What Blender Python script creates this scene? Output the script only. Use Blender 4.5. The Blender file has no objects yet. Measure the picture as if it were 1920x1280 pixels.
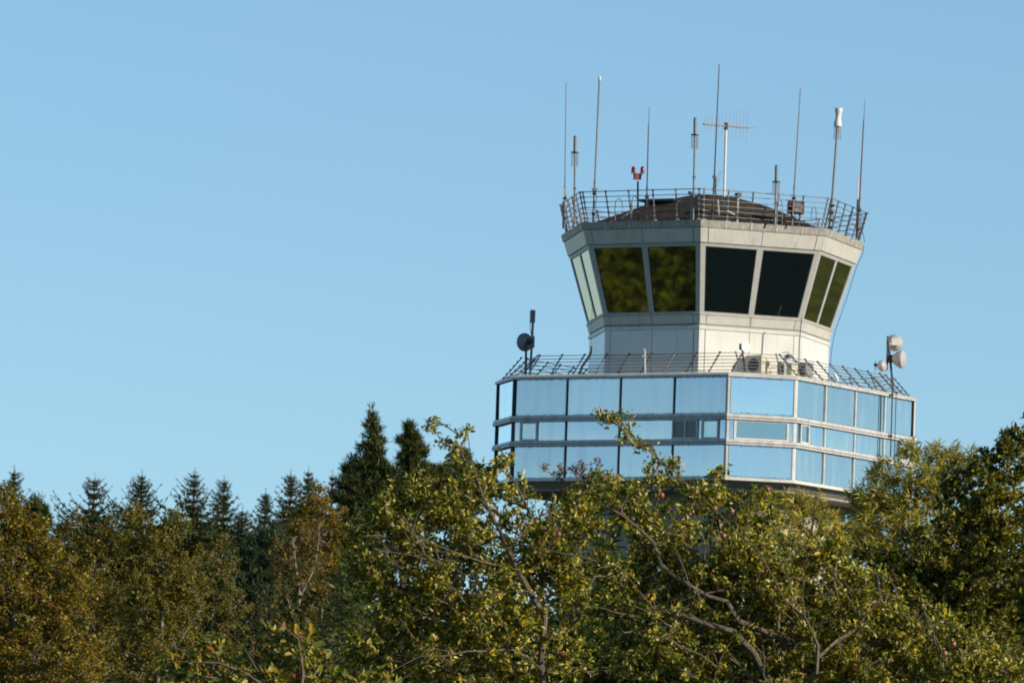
import bpy, math, random
import numpy as np
from mathutils import Vector, Matrix

random.seed(7)
rng = np.random.default_rng(7)
scene = bpy.context.scene
col = scene.collection
PI = math.pi

# ------------------------------------------------------------------ camera
PITCH, ROLL, FPX = 0.0876, 0.0342, 16000.0
CAMZ = 1.6
SUN_AZ = (0.895, -0.445)
SUN_EL = math.radians(19)

def at(px, py, Y):
    """world point at depth Y seen at photo pixel (1920 x 1280)"""
    dx, dv = px - 960.0, -(py - 640.0)
    c, s = math.cos(ROLL), math.sin(ROLL)
    u = (c * dx - s * dv) / FPX
    v = (s * dx + c * dv) / FPX
    dy = math.cos(PITCH) - math.sin(PITCH) * v
    dz = math.sin(PITCH) + math.cos(PITCH) * v
    k = Y / dy
    return Vector((u * k, Y, CAMZ + dz * k))

def X(px, z, Y):
    """x of the point with height z at depth Y that shows in pixel column px"""
    a, b = at(px, 300, Y), at(px, 900, Y)
    t = (z - a.z) / (b.z - a.z)
    return a.x + (b.x - a.x) * t

cam_d = bpy.data.cameras.new('camera')
cam = bpy.data.objects.new('camera', cam_d)
col.objects.link(cam)
f0 = Vector((0, math.cos(PITCH), math.sin(PITCH)))
u0 = Vector((0, -math.sin(PITCH), math.cos(PITCH)))
r0 = Vector((1, 0, 0))
c_, s_ = math.cos(ROLL), math.sin(ROLL)
rr, uu = c_ * r0 + s_ * u0, -s_ * r0 + c_ * u0
M = Matrix((rr, uu, -f0)).transposed().to_4x4()
M.translation = Vector((0, 0, CAMZ))
cam.matrix_world = M
cam_d.sensor_width = 36
cam_d.lens = FPX / 1920 * 36
cam_d.clip_start = 1
cam_d.clip_end = 20000
scene.camera = cam

# ------------------------------------------------------------------ materials
def newmat(name):
    m = bpy.data.materials.new(name)
    m.use_nodes = True
    nt = m.node_tree
    b = nt.nodes['Principled BSDF']
    return m, nt, b

def N(nt, t, **kw):
    n = nt.nodes.new(t)
    for k, v in kw.items():
        setattr(n, k, v)
    return n

def simple(name, colr, rough=0.5, metal=0.0, var=0.15, scale=6.0, spec=0.5, bump=0.0, stretch=(1, 1, 1), dirt=None, dscale=1.5):
    m, nt, b = newmat(name)
    tc = N(nt, 'ShaderNodeTexCoord')
    mp = N(nt, 'ShaderNodeMapping')
    mp.inputs['Scale'].default_value = stretch
    nt.links.new(tc.outputs['Object'], mp.inputs['Vector'])
    no = N(nt, 'ShaderNodeTexNoise')
    no.inputs['Scale'].default_value = scale
    no.inputs['Detail'].default_value = 6
    nt.links.new(mp.outputs['Vector'], no.inputs['Vector'])
    mr = N(nt, 'ShaderNodeMapRange')
    mr.inputs['From Min'].default_value = 0.3
    mr.inputs['From Max'].default_value = 0.7
    mr.inputs['To Min'].default_value = 1 - var
    mr.inputs['To Max'].default_value = 1 + var * 0.6
    nt.links.new(no.outputs['Fac'], mr.inputs['Value'])
    mx = N(nt, 'ShaderNodeVectorMath', operation='SCALE')
    mx.inputs[0].default_value = colr[:3]
    nt.links.new(mr.outputs['Result'], mx.inputs['Scale'])
    out = mx.outputs['Vector']
    if dirt:
        n2 = N(nt, 'ShaderNodeTexNoise')
        n2.inputs['Scale'].default_value = dscale
        n2.inputs['Detail'].default_value = 8
        n2.inputs['Roughness'].default_value = 0.7
        mp2 = N(nt, 'ShaderNodeMapping')
        mp2.inputs['Scale'].default_value = (3, 3, 0.35)
        nt.links.new(tc.outputs['Object'], mp2.inputs['Vector'])
        nt.links.new(mp2.outputs['Vector'], n2.inputs['Vector'])
        r2 = N(nt, 'ShaderNodeMapRange')
        r2.inputs['From Min'].default_value = 0.52
        r2.inputs['From Max'].default_value = 0.75
        r2.inputs['To Max'].default_value = dirt[3]
        nt.links.new(n2.outputs['Fac'], r2.inputs['Value'])
        mm = N(nt, 'ShaderNodeMix', data_type='RGBA')
        nt.links.new(r2.outputs['Result'], mm.inputs['Factor'])
        nt.links.new(out, mm.inputs['A'])
        mm.inputs['B'].default_value = (*dirt[:3], 1)
        out = mm.outputs['Result']
    nt.links.new(out, b.inputs['Base Color'])
    b.inputs['Roughness'].default_value = rough
    b.inputs['Metallic'].default_value = metal
    b.inputs['Specular IOR Level'].default_value = spec
    if bump:
        bp = N(nt, 'ShaderNodeBump')
        bp.inputs['Strength'].default_value = bump
        bp.inputs['Distance'].default_value = 0.02
        nt.links.new(no.outputs['Fac'], bp.inputs['Height'])
        nt.links.new(bp.outputs['Normal'], b.inputs['Normal'])
    return m

def mirror_mat(name, tint, grime=0.8):
    """coated facade glass: mirror with dark grime towards top and bottom edge and vertical runs"""
    m, nt, b = newmat(name)
    tc = N(nt, 'ShaderNodeTexCoord')
    sp = N(nt, 'ShaderNodeSeparateXYZ')
    nt.links.new(tc.outputs['Generated'], sp.inputs['Vector'])
    # distance to top/bottom edge
    sub = N(nt, 'ShaderNodeMath', operation='SUBTRACT'); sub.inputs[1].default_value = 0.5
    nt.links.new(sp.outputs['Z'], sub.inputs[0])
    ab = N(nt, 'ShaderNodeMath', operation='ABSOLUTE'); nt.links.new(sub.outputs[0], ab.inputs[0])
    mp = N(nt, 'ShaderNodeMapping'); mp.inputs['Scale'].default_value = (14, 14, 0.6)
    nt.links.new(tc.outputs['Object'], mp.inputs['Vector'])
    no = N(nt, 'ShaderNodeTexNoise'); no.inputs['Scale'].default_value = 1.0; no.inputs['Detail'].default_value = 5
    nt.links.new(mp.outputs['Vector'], no.inputs['Vector'])
    ns = N(nt, 'ShaderNodeMath', operation='MULTIPLY'); ns.inputs[1].default_value = 0.10
    nt.links.new(no.outputs['Fac'], ns.inputs[0])
    ad = N(nt, 'ShaderNodeMath', operation='ADD'); nt.links.new(ab.outputs[0], ad.inputs[0]); nt.links.new(ns.outputs[0], ad.inputs[1])
    mr = N(nt, 'ShaderNodeMapRange', interpolation_type='SMOOTHSTEP')
    mr.inputs['From Min'].default_value = 0.495; mr.inputs['From Max'].default_value = 0.56
    mr.inputs['To Max'].default_value = grime
    nt.links.new(ad.outputs[0], mr.inputs['Value'])
    mx = N(nt, 'ShaderNodeMix', data_type='RGBA')
    mx.inputs['A'].default_value = (*tint, 1); mx.inputs['B'].default_value = (0.05, 0.08, 0.12, 1)
    nt.links.new(mr.outputs['Result'], mx.inputs['Factor'])
    oi = N(nt, 'ShaderNodeObjectInfo')
    vr = N(nt, 'ShaderNodeMapRange'); vr.inputs['To Min'].default_value = 0.90; vr.inputs['To Max'].default_value = 1.08
    nt.links.new(oi.outputs['Random'], vr.inputs['Value'])
    vs_ = N(nt, 'ShaderNodeVectorMath', operation='SCALE'); nt.links.new(mx.outputs['Result'], vs_.inputs[0]); nt.links.new(vr.outputs['Result'], vs_.inputs['Scale'])
    nt.links.new(vs_.outputs['Vector'], b.inputs['Base Color'])
    hz = N(nt, 'ShaderNodeMapping'); hz.inputs['Scale'].default_value = (5, 5, 0.8); nt.links.new(tc.outputs['Object'], hz.inputs['Vector'])
    hn = N(nt, 'ShaderNodeTexNoise'); hn.inputs['Scale'].default_value = 0.8; hn.inputs['Detail'].default_value = 6; nt.links.new(hz.outputs['Vector'], hn.inputs['Vector'])
    hr = N(nt, 'ShaderNodeMapRange'); hr.inputs['From Min'].default_value = 0.5; hr.inputs['From Max'].default_value = 0.8; hr.inputs['To Min'].default_value = 1.0; hr.inputs['To Max'].default_value = 0.82
    nt.links.new(hn.outputs['Fac'], hr.inputs['Value']); nt.links.new(hr.outputs['Result'], b.inputs['Metallic'])
    b.inputs['Roughness'].default_value = 0.04
    n2 = N(nt, 'ShaderNodeTexNoise'); n2.inputs['Scale'].default_value = 0.7; n2.inputs['Detail'].default_value = 1
    nt.links.new(tc.outputs['Object'], n2.inputs['Vector'])
    bp = N(nt, 'ShaderNodeBump'); bp.inputs['Strength'].default_value = 0.16; bp.inputs['Distance'].default_value = 0.02
    nt.links.new(n2.outputs['Fac'], bp.inputs['Height']); nt.links.new(bp.outputs['Normal'], b.inputs['Normal'])
    return m

def cab_glass():
    m, nt, b = newmat('cab_glass')
    b.inputs['Base Color'].default_value = (0.007, 0.013, 0.015, 1)
    b.inputs['Roughness'].default_value = 0.03
    b.inputs['IOR'].default_value = 3.1
    b.inputs['Specular Tint'].default_value = (1, 1, 1, 1)
    tc = N(nt, 'ShaderNodeTexCoord')
    n2 = N(nt, 'ShaderNodeTexNoise'); n2.inputs['Scale'].default_value = 1.2; n2.inputs['Detail'].default_value = 2
    nt.links.new(tc.outputs['Object'], n2.inputs['Vector'])
    bp = N(nt, 'ShaderNodeBump'); bp.inputs['Strength'].default_value = 0.04; bp.inputs['Distance'].default_value = 0.02
    nt.links.new(n2.outputs['Fac'], bp.inputs['Height']); nt.links.new(bp.outputs['Normal'], b.inputs['Normal'])
    return m

def leaf_mat(name, trans=0.3, rough=0.45, under=(0.34, 0.33, 0.14), undermix=0.35, spec=0.25):
    m, nt, b = newmat(name)
    at_ = N(nt, 'ShaderNodeAttribute', attribute_name='tint')
    geo = N(nt, 'ShaderNodeNewGeometry')
    mu = N(nt, 'ShaderNodeMath', operation='MULTIPLY'); mu.inputs[1].default_value = undermix
    nt.links.new(geo.outputs['Backfacing'], mu.inputs[0])
    mx = N(nt, 'ShaderNodeMix', data_type='RGBA')
    nt.links.new(mu.outputs[0], mx.inputs['Factor'])
    nt.links.new(at_.outputs['Color'], mx.inputs['A']); mx.inputs['B'].default_value = (*under, 1)
    nt.links.new(mx.outputs['Result'], b.inputs['Base Color'])
    b.inputs['Roughness'].default_value = rough
    b.inputs['Specular IOR Level'].default_value = spec
    tr = N(nt, 'ShaderNodeBsdfTranslucent')
    g = N(nt, 'ShaderNodeVectorMath', operation='MULTIPLY'); g.inputs[1].default_value = (1.7, 1.5, 0.45)
    nt.links.new(at_.outputs['Color'], g.inputs[0]); nt.links.new(g.outputs['Vector'], tr.inputs['Color'])
    ms = N(nt, 'ShaderNodeMixShader'); ms.inputs['Fac'].default_value = trans
    nt.links.new(b.outputs['BSDF'], ms.inputs[1]); nt.links.new(tr.outputs['BSDF'], ms.inputs[2])
    nt.links.new(ms.outputs['Shader'], nt.nodes['Material Output'].inputs['Surface'])
    return m

MAT = {
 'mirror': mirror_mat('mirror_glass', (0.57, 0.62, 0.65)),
 'mirror_right_sheen': mirror_mat('right_sheen_mirror_glass', (0.70, 0.73, 0.72), 0.5),  # same glass, paler reflection of the right face put into the tint
 'mirror_left_sheen': mirror_mat('left_sheen_mirror_glass', (0.66, 0.74, 0.76), 0.5),  # same glass, bright grazing reflection painted into the tint
 'mirror_dim': mirror_mat('dim_mirror_glass', (0.36, 0.42, 0.41), 0.3),  # dimmer reflection of the chamfer window put into the tint
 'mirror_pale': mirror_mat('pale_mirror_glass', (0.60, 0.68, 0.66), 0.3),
 'cabglass': cab_glass(),
 'alu': simple('weathered_aluminium', (0.62, 0.605, 0.575), 0.42, 0.15, 0.18, 5, dirt=(0.12, 0.09, 0.06, 0.5)),
 'alu_light': simple('light_aluminium', (0.74, 0.72, 0.67), 0.38, 0.05, 0.12, 5, dirt=(0.3, 0.24, 0.17, 0.35)),
 'dark': simple('dark_gasket', (0.02, 0.022, 0.025), 0.6, 0, 0.2),
 'fascia': simple('grey_fascia_panel', (0.64, 0.63, 0.58), 0.33, 0.0, 0.08, 2.5, dirt=(0.2, 0.18, 0.14, 0.38)),
 'coping': simple('coping_sheet', (0.48, 0.46, 0.42), 0.5, 0.1, 0.3, 3, stretch=(4, 4, 0.6), dirt=(0.17, 0.13, 0.09, 0.9), dscale=2.8),
 'enamel': simple('white_enamel_panel', (0.76, 0.75, 0.70), 0.2, 0, 0.06, 1.5, 0.6, dirt=(0.4, 0.36, 0.28, 0.35), dscale=2.2),
 'frame': simple('grey_window_frame', (0.50, 0.50, 0.47), 0.4, 0.1, 0.08, 4),
 'concrete': simple('cream_concrete', (0.44, 0.41, 0.34), 0.85, 0, 0.15, 2, 0.2, 0.2, dirt=(0.25, 0.23, 0.19, 0.6)),
 'soffit': simple('soffit', (0.30, 0.29, 0.27), 0.8, 0, 0.2, 3),
 'roof': simple('brown_roof_shingle', (0.062, 0.05, 0.04), 0.9, 0, 0.5, 9, 0.2, 0.8, dirt=(0.1, 0.085, 0.06, 0.6)),
 'galv': simple('galvanised_steel', (0.20, 0.205, 0.21), 0.5, 0.3, 0.25, 12),
 'rust': simple('rusty_steel', (0.095, 0.08, 0.07), 0.7, 0.2, 0.5, 15),
 'darksteel': simple('dark_steel', (0.045, 0.045, 0.05), 0.5, 0.3, 0.3, 9),
 'whitepaint': simple('white_painted_metal', (0.76, 0.75, 0.72), 0.4, 0, 0.08, 6),
 'greyplastic': simple('grey_plastic', (0.25, 0.26, 0.27), 0.5, 0, 0.1, 6),
 'red': simple('red_lens', (0.50, 0.012, 0.01), 0.2, 0, 0.2, 8),
 'redpaint': simple('dark_red_paint', (0.22, 0.022, 0.018), 0.5, 0, 0.3, 8),
 'purple': simple('purple_fibreglass', (0.14, 0.05, 0.09), 0.5, 0, 0.2, 8),
 'screen': simple('dark_window_glass', (0.03, 0.035, 0.05), 0.15, 0, 0.5, 4, 1.0),
 'radome': simple('radome_fibreglass', (0.50, 0.48, 0.48), 0.4, 0, 0.12, 5),
 'yagi': simple('dull_aluminium_rod', (0.36, 0.34, 0.32), 0.5, 0.2, 0.1, 6),
 'cream': simple('cream_plastic', (0.62, 0.58, 0.47), 0.5, 0, 0.1, 6),
 'apple_bark': simple('apple_bark', (0.155, 0.125, 0.09), 0.9, 0, 0.5, 25, 0.2, 0.5),
 'birch_bark': simple('birch_bark', (0.27, 0.24, 0.195), 0.8, 0, 0.5, 14, 0.2, 0.3),
 'conifer_bark': simple('conifer_bark', (0.10, 0.065, 0.045), 0.9, 0, 0.4, 10, 0.2, 0.5),
 'leaf': leaf_mat('apple_leaf', 0.46, 0.38, undermix=0.5),
 'willow_leaf': leaf_mat('willow_leaf', 0.42, 0.4, (0.36, 0.38, 0.24), 0.6),
 'birch_leaf': leaf_mat('birch_leaf', 0.42, 0.5, (0.3, 0.24, 0.1), 0.2),
 'shade_leaf': leaf_mat('shade_leaf', 0.0, 0.95, (0.01, 0.015, 0.01), 0.0, 0.0),
 'needle': leaf_mat('conifer_needle', 0.12, 0.55, (0.06, 0.08, 0.03), 0.3, 0.3),
}
def apple_skin():
    m, nt, b = newmat('apple_skin')
    geo = N(nt, 'ShaderNodeTexCoord')
    no = N(nt, 'ShaderNodeTexNoise'); no.inputs['Scale'].default_value = 14
    nt.links.new(geo.outputs['Object'], no.inputs['Vector'])
    cr = N(nt, 'ShaderNodeValToRGB')
    cr.color_ramp.elements[0].position = 0.35; cr.color_ramp.elements[0].color = (0.36, 0.26, 0.10, 1)
    cr.color_ramp.elements[1].position = 0.55; cr.color_ramp.elements[1].color = (0.34, 0.085, 0.07, 1)
    nt.links.new(no.outputs['Fac'], cr.inputs['Fac']); nt.links.new(cr.outputs['Color'], b.inputs['Base Color'])
    b.inputs['Roughness'].default_value = 0.3
    return m
MAT['apple'] = apple_skin()

# ------------------------------------------------------------------ object helpers
def tag(o, label=None, cat=None, group=None, kind=None):
    if label: o['label'] = label
    if cat: o['category'] = cat
    if group: o['group'] = group
    if kind: o['kind'] = kind
    return o

def empty(name, loc=(0, 0, 0), parent=None):
    o = bpy.data.objects.new(name, None)
    o.empty_display_size = 0.3
    col.objects.link(o)
    o.location = loc
    if parent is not None: o.parent = parent
    return o

class MB:
    def __init__(s): s.v = []; s.f = []
    def add(s, vs, fs):
        o = len(s.v); s.v += [tuple(v) for v in vs]; s.f += [tuple(i + o for i in f) for f in fs]; return s
    def hexa(s, p):   # 8 points: bottom ring 0-3, top ring 4-7
        return s.add(p, [(3, 2, 1, 0), (4, 5, 6, 7), (0, 1, 5, 4), (1, 2, 6, 5), (2, 3, 7, 6), (3, 0, 4, 7)])
    def box(s, c, sx, sy, sz, rz=0.0):
        ca, sa = math.cos(rz), math.sin(rz)
        p = []
        for z in (-1, 1):
            for x, y in ((-1, -1), (1, -1), (1, 1), (-1, 1)):
                X_, Y_ = x * sx / 2, y * sy / 2
                p.append((c[0] + ca * X_ - sa * Y_, c[1] + sa * X_ + ca * Y_, c[2] + z * sz / 2))
        return s.hexa(p)
    def loft(s, rings, cap0=True, cap1=True):
        n = len(rings[0]); vs = [tuple(p) for r in rings for p in r]; fs = []
        for k in range(len(rings) - 1):
            for i in range(n):
                j = (i + 1) % n
                fs.append((k * n + i, k * n + j, (k + 1) * n + j, (k + 1) * n + i))
        if cap0: fs.append(tuple(reversed(range(n))))
        if cap1: fs.append(tuple(range((len(rings) - 1) * n, len(rings) * n)))
        return s.add(vs, fs)
    def tube(s, pts, r, n=6, cap=True):
        pts = [Vector(p) for p in pts]
        if not hasattr(r, '__len__'): r = [r] * len(pts)
        rings = []
        ref = None
        for i, p in enumerate(pts):
            a = pts[max(0, i - 1)]; b = pts[min(len(pts) - 1, i + 1)]
            d = (b - a)
            if d.length < 1e-9: d = Vector((0, 0, 1))
            d.normalize()
            if ref is None:
                ref = Vector((1, 0, 0)) if abs(d.x) < 0.8 else Vector((0, 1, 0))
            e1 = (ref - d * ref.dot(d)); e1.normalize(); ref = e1
            e2 = d.cross(e1)
            rings.append([p + (e1 * math.cos(t) + e2 * math.sin(t)) * r[i] for t in [2 * PI * k / n for k in range(n)]])
        return s.loft(rings, cap, cap)
    def lathe(s, c, axis, prof, n=20):
        """prof: list of (distance along axis, radius)"""
        c = Vector(c); axis = Vector(axis).normalized()
        ref = Vector((0, 0, 1)) if abs(axis.z) < 0.8 else Vector((1, 0, 0))
        e1 = (ref - axis * ref.dot(axis)).normalized(); e2 = axis.cross(e1)
        rings = [[c + axis * h + (e1 * math.cos(t) + e2 * math.sin(t)) * max(r, 1e-4) for t in [2 * PI * k / n for k in range(n)]] for h, r in prof]
        return s.loft(rings)
    def build(s, name, mat, parent=None, smooth=False, origin=None):
        me = bpy.data.meshes.new(name)
        vs = s.v
        if origin is not None:
            vs = [(v[0] - origin[0], v[1] - origin[1], v[2] - origin[2]) for v in vs]
        me.from_pydata(vs, [], s.f); me.update()
        me.materials.append(MAT[mat] if isinstance(mat, str) else mat)
        if smooth:
            me.polygons.foreach_set('use_smooth', [True] * len(me.polygons))
            me.set_sharp_from_angle(angle=math.radians(40))
        o = bpy.data.objects.new(name, me)
        col.objects.link(o)
        if origin is not None: o.location = origin
        if parent is not None:
            o.parent = parent
            # things hang from empties placed away from the origin: geometry is given in world space
            w = parent_world(parent)
            o.location = (o.location.x - w.x, o.location.y - w.y, o.location.z - w.z)
        return o

def parent_world(p):
    w = Vector((0, 0, 0))
    while p is not None:
        w += p.location; p = p.parent
    return w

# ------------------------------------------------------------------ world, sun
w = bpy.data.worlds.new('World'); scene.world = w; w.use_nodes = True
nt = w.node_tree
sky = N(nt, 'ShaderNodeTexSky', sky_type='NISHITA')
sky.sun_disc = False
sky.sun_elevation = SUN_EL
sky.sun_rotation = math.atan2(SUN_AZ[0], SUN_AZ[1])
sky.altitude = 0
sky.air_density = 1.0
sky.dust_density = 0.0
sky.ozone_density = 2.5
tcw = N(nt, 'ShaderNodeTexCoord')
lift = N(nt, 'ShaderNodeVectorMath', operation='ADD'); lift.inputs[1].default_value = (0, 0, 0.038)
nrmw = N(nt, 'ShaderNodeVectorMath', operation='NORMALIZE')
nt.links.new(tcw.outputs['Generated'], lift.inputs[0]); nt.links.new(lift.outputs['Vector'], nrmw.inputs[0]); nt.links.new(nrmw.outputs['Vector'], sky.inputs['Vector'])
hs = N(nt, 'ShaderNodeVectorMath', operation='MULTIPLY')
hs.inputs[1].default_value = (0.96, 1.12, 1.21)
nt.links.new(sky.outputs['Color'], hs.inputs[0])
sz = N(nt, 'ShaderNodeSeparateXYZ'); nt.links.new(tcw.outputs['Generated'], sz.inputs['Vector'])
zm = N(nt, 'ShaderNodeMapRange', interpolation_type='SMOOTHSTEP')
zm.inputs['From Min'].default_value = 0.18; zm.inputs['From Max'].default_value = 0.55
zm.inputs['To Min'].default_value = 1.0; zm.inputs['To Max'].default_value = 0.38     # overhead sky dimmed to cut skylight fill and raise contrast
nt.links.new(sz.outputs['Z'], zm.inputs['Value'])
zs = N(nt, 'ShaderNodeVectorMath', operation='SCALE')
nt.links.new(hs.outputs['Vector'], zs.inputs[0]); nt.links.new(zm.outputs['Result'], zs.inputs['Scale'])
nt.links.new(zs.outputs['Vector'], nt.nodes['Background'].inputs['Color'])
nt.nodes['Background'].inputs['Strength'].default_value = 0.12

sd = bpy.data.lights.new('sun', 'SUN'); so = bpy.data.objects.new('sun', sd); col.objects.link(so)
sd.energy = 5.0; sd.angle = math.radians(0.53); sd.color = (1.0, 0.87, 0.68)
az = Vector((SUN_AZ[0], SUN_AZ[1], 0)).normalized()
sdir = az * math.cos(SUN_EL) + Vector((0, 0, math.sin(SUN_EL)))
so.rotation_euler = sdir.to_track_quat('Z', 'Y').to_euler()
so.location = (60, -40, 60)

scene.view_settings.view_transform = 'Standard'
scene.view_settings.look = 'None'
scene.view_settings.exposure = 0
scene.render.engine = 'CYCLES'
scene.cycles.use_denoising = True
scene.cycles.max_bounces = 6
scene.cycles.filter_width = 1.9

# ------------------------------------------------------------------ ground
gm = simple('meadow', (0.035, 0.045, 0.016), 0.95, 0, 0.5, 0.15, 0.1, dirt=(0.06, 0.055, 0.02, 0.8), dscale=0.05)
g = MB(); n = 24; ext = 6000
gv = []
for j in range(n + 1):
    for i in range(n + 1):
        gv.append((-ext + 2 * ext * i / n, -ext + 2 * ext * j / n, 0))
gf = [(j * (n + 1) + i, j * (n + 1) + i + 1, (j + 1) * (n + 1) + i + 1, (j + 1) * (n + 1) + i) for j in range(n) for i in range(n)]
g.add(gv, gf)
tag(g.build('ground', gm), kind='structure')

# ================================================================== CONTROL TOWER
CX, CY, A = 5.7635, 250.0, 0.5431
KX, KY, B = 5.7127, 249.04, 0.5365
L_, C_ = 7.1738, 2.0136

def dvec(t): return Vector((math.cos(t), -math.sin(t)))
def octo(scale=1.0):
    V = [Vector((0, 0))]
    for k in range(7):
        V.append(V[-1] + (L_ if k % 2 == 0 else C_) * dvec(A - k * PI / 4))
    c = sum(V, Vector((0, 0))) / 8
    return [Vector((CX, CY)) + (p - c) * scale for p in V]
OCT = octo()
def oct_face(k):
    P, Q = OCT[k % 8], OCT[(k + 1) % 8]
    e = (Q - P).normalized(); nrm = Vector((e.y, -e.x))
    if nrm.dot(P - Vector((CX, CY))) < 0: nrm = -nrm
    return P, Q, e, nrm
def dpt(k, s, z, off=0.0, mitre=True):
    P, Q, e, nrm = oct_face(k)
    p = P + (Q - P) * s + nrm * off
    if mitre and off:    # keep corners closed: neighbours meet on the bisector (45 degree turn)
        p += e * off * math.tan(PI / 8) * (2 * s - 1)
    return Vector((p.x, p.y, z))
def kR(z):
    return 3.692 + 0.3175 * (z - 24.146)
def kdir(i):
    a = B - (i - 1.5) * 2 * PI / 7
    return Vector((-math.sin(a), -math.cos(a)))
def kpt(i, s, z, R, off=0.0):
    P = kdir(i) * (R + off / math.cos(PI / 7)); Q = kdir(i + 1) * (R + off / math.cos(PI / 7))
    p = Vector((KX, KY)) + P + (Q - P) * s
    return Vector((p.x, p.y, z))

tower = empty('control_tower', (CX, CY, 0))
tag(tower, 'airport control tower with flared glass cab above a mirrored octagonal deck', 'control tower')

def deck_box(mb, k, s0, s1, z0, z1, o0, o1, mitre=False):
    mb.hexa([dpt(k, s0, z0, o0, mitre), dpt(k, s1, z0, o0, mitre), dpt(k, s1, z0, o1, mitre), dpt(k, s0, z0, o1, mitre),
             dpt(k, s0, z1, o0, mitre), dpt(k, s1, z1, o0, mitre), dpt(k, s1, z1, o1, mitre), dpt(k, s0, z1, o1, mitre)][::1])
    return mb
def oct_ring(z, off):
    return [dpt(k, 0, z, off) for k in range(8)]
def oct_band(z0, z1, o_in, o_out, slope=0.0):
    mb = MB()
    rings = [oct_ring(z0, o_in), oct_ring(z0, o_out), oct_ring(z1, o_out - slope), oct_ring(z1, o_in)]
    n_ = 8
    vs = [p for r in rings for p in r]; fs = []
    for a_ in range(4):
        b_ = (a_ + 1) % 4
        for i in range(n_):
            j = (i + 1) % n_
            fs.append((a_ * n_ + i, a_ * n_ + j, b_ * n_ + j, b_ * n_ + i))
    mb.add(vs, fs); return mb

# shaft, soffit, core
mb = MB(); sc = 0.685
shaft_ring = octo(sc)
mb.loft([[(p.x, p.y, z) for p in shaft_ring] for z in (-0.3, 6, 12, 19.0)])
mb.build('shaft', 'concrete', tower)
for z in (16.0, 13.0, 10.0):
    q = octo(sc * 1.004)
    MB().loft([[(p.x, p.y, zz) for p in q] for zz in (z, z + 0.05)]).build('joint_strip', 'soffit', tower)
q1 = octo(0.93); q2 = octo(0.985)
MB().loft([[(p.x, p.y, 19.0) for p in q1], [(p.x, p.y, 19.06) for p in q1], [(p.x, p.y, 19.255) for p in q2]]).build('soffit', 'soffit', tower)
MB().loft([oct_ring(19.257, -0.06), oct_ring(22.30, -0.06)]).build('deck_core', 'dark', tower)
# cap (sloped coping around the deck roof), ledges, bottom trim
oct_band(22.235, 22.30, -0.35, 0.075, 0.0).build('deck_coping', 'alu', tower)
mbc = MB()
rings = [oct_ring(22.302, 0.07), oct_ring(22.37, -0.06), oct_ring(22.372, -0.5)]
mbc.loft(rings, False, True); mbc.build('deck_roof', 'alu_light', tower)
for z0, z1 in ((21.0, 21.16), (20.28, 20.43)):
    lo = oct_band(z0, z1, -0.055, 0.10, 0.02).build('ledge', 'alu', tower)
    m2 = oct_band(z0 + 0.055, z0 + 0.068, -0.01, 0.108).build('groove', 'dark', lo)
oct_band(19.258, 19.345, -0.055, 0.07, 0.0).build('bottom_trim', 'alu_light', tower)

# mirror panels with a slight bulge
def bulged_panel(k, s0, s1, z0, z1, mat, off=-0.02, nm='mirror_panel'):
    nu, nv = 6, 6
    P, Q, e, nrm = oct_face(k)
    amp = random.uniform(0.001, 0.003); tw = random.uniform(-0.006, 0.006); tx = random.uniform(-.008, .008)
    vs, fs = [], []
    for j in range(nv + 1):
        for i in range(nu + 1):
            a_, b_ = i / nu, j / nv
            o = off + amp * (1 - (2 * b_ - 1) ** 2) * (0.6 + 0.4 * (1 - (2 * a_ - 1) ** 2)) + tw * b_ + tx * a_
            vs.append(dpt(k, s0 + (s1 - s0) * a_, z0 + (z1 - z0) * b_, o, False))
    for j in range(nv):
        for i in range(nu):
            q = j * (nu + 1) + i; fs.append((q, q + 1, q + nu + 2, q + nu + 1))
    m = MB(); m.add(vs, fs)
    return m.build(nm, mat, tower, smooth=True)

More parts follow.
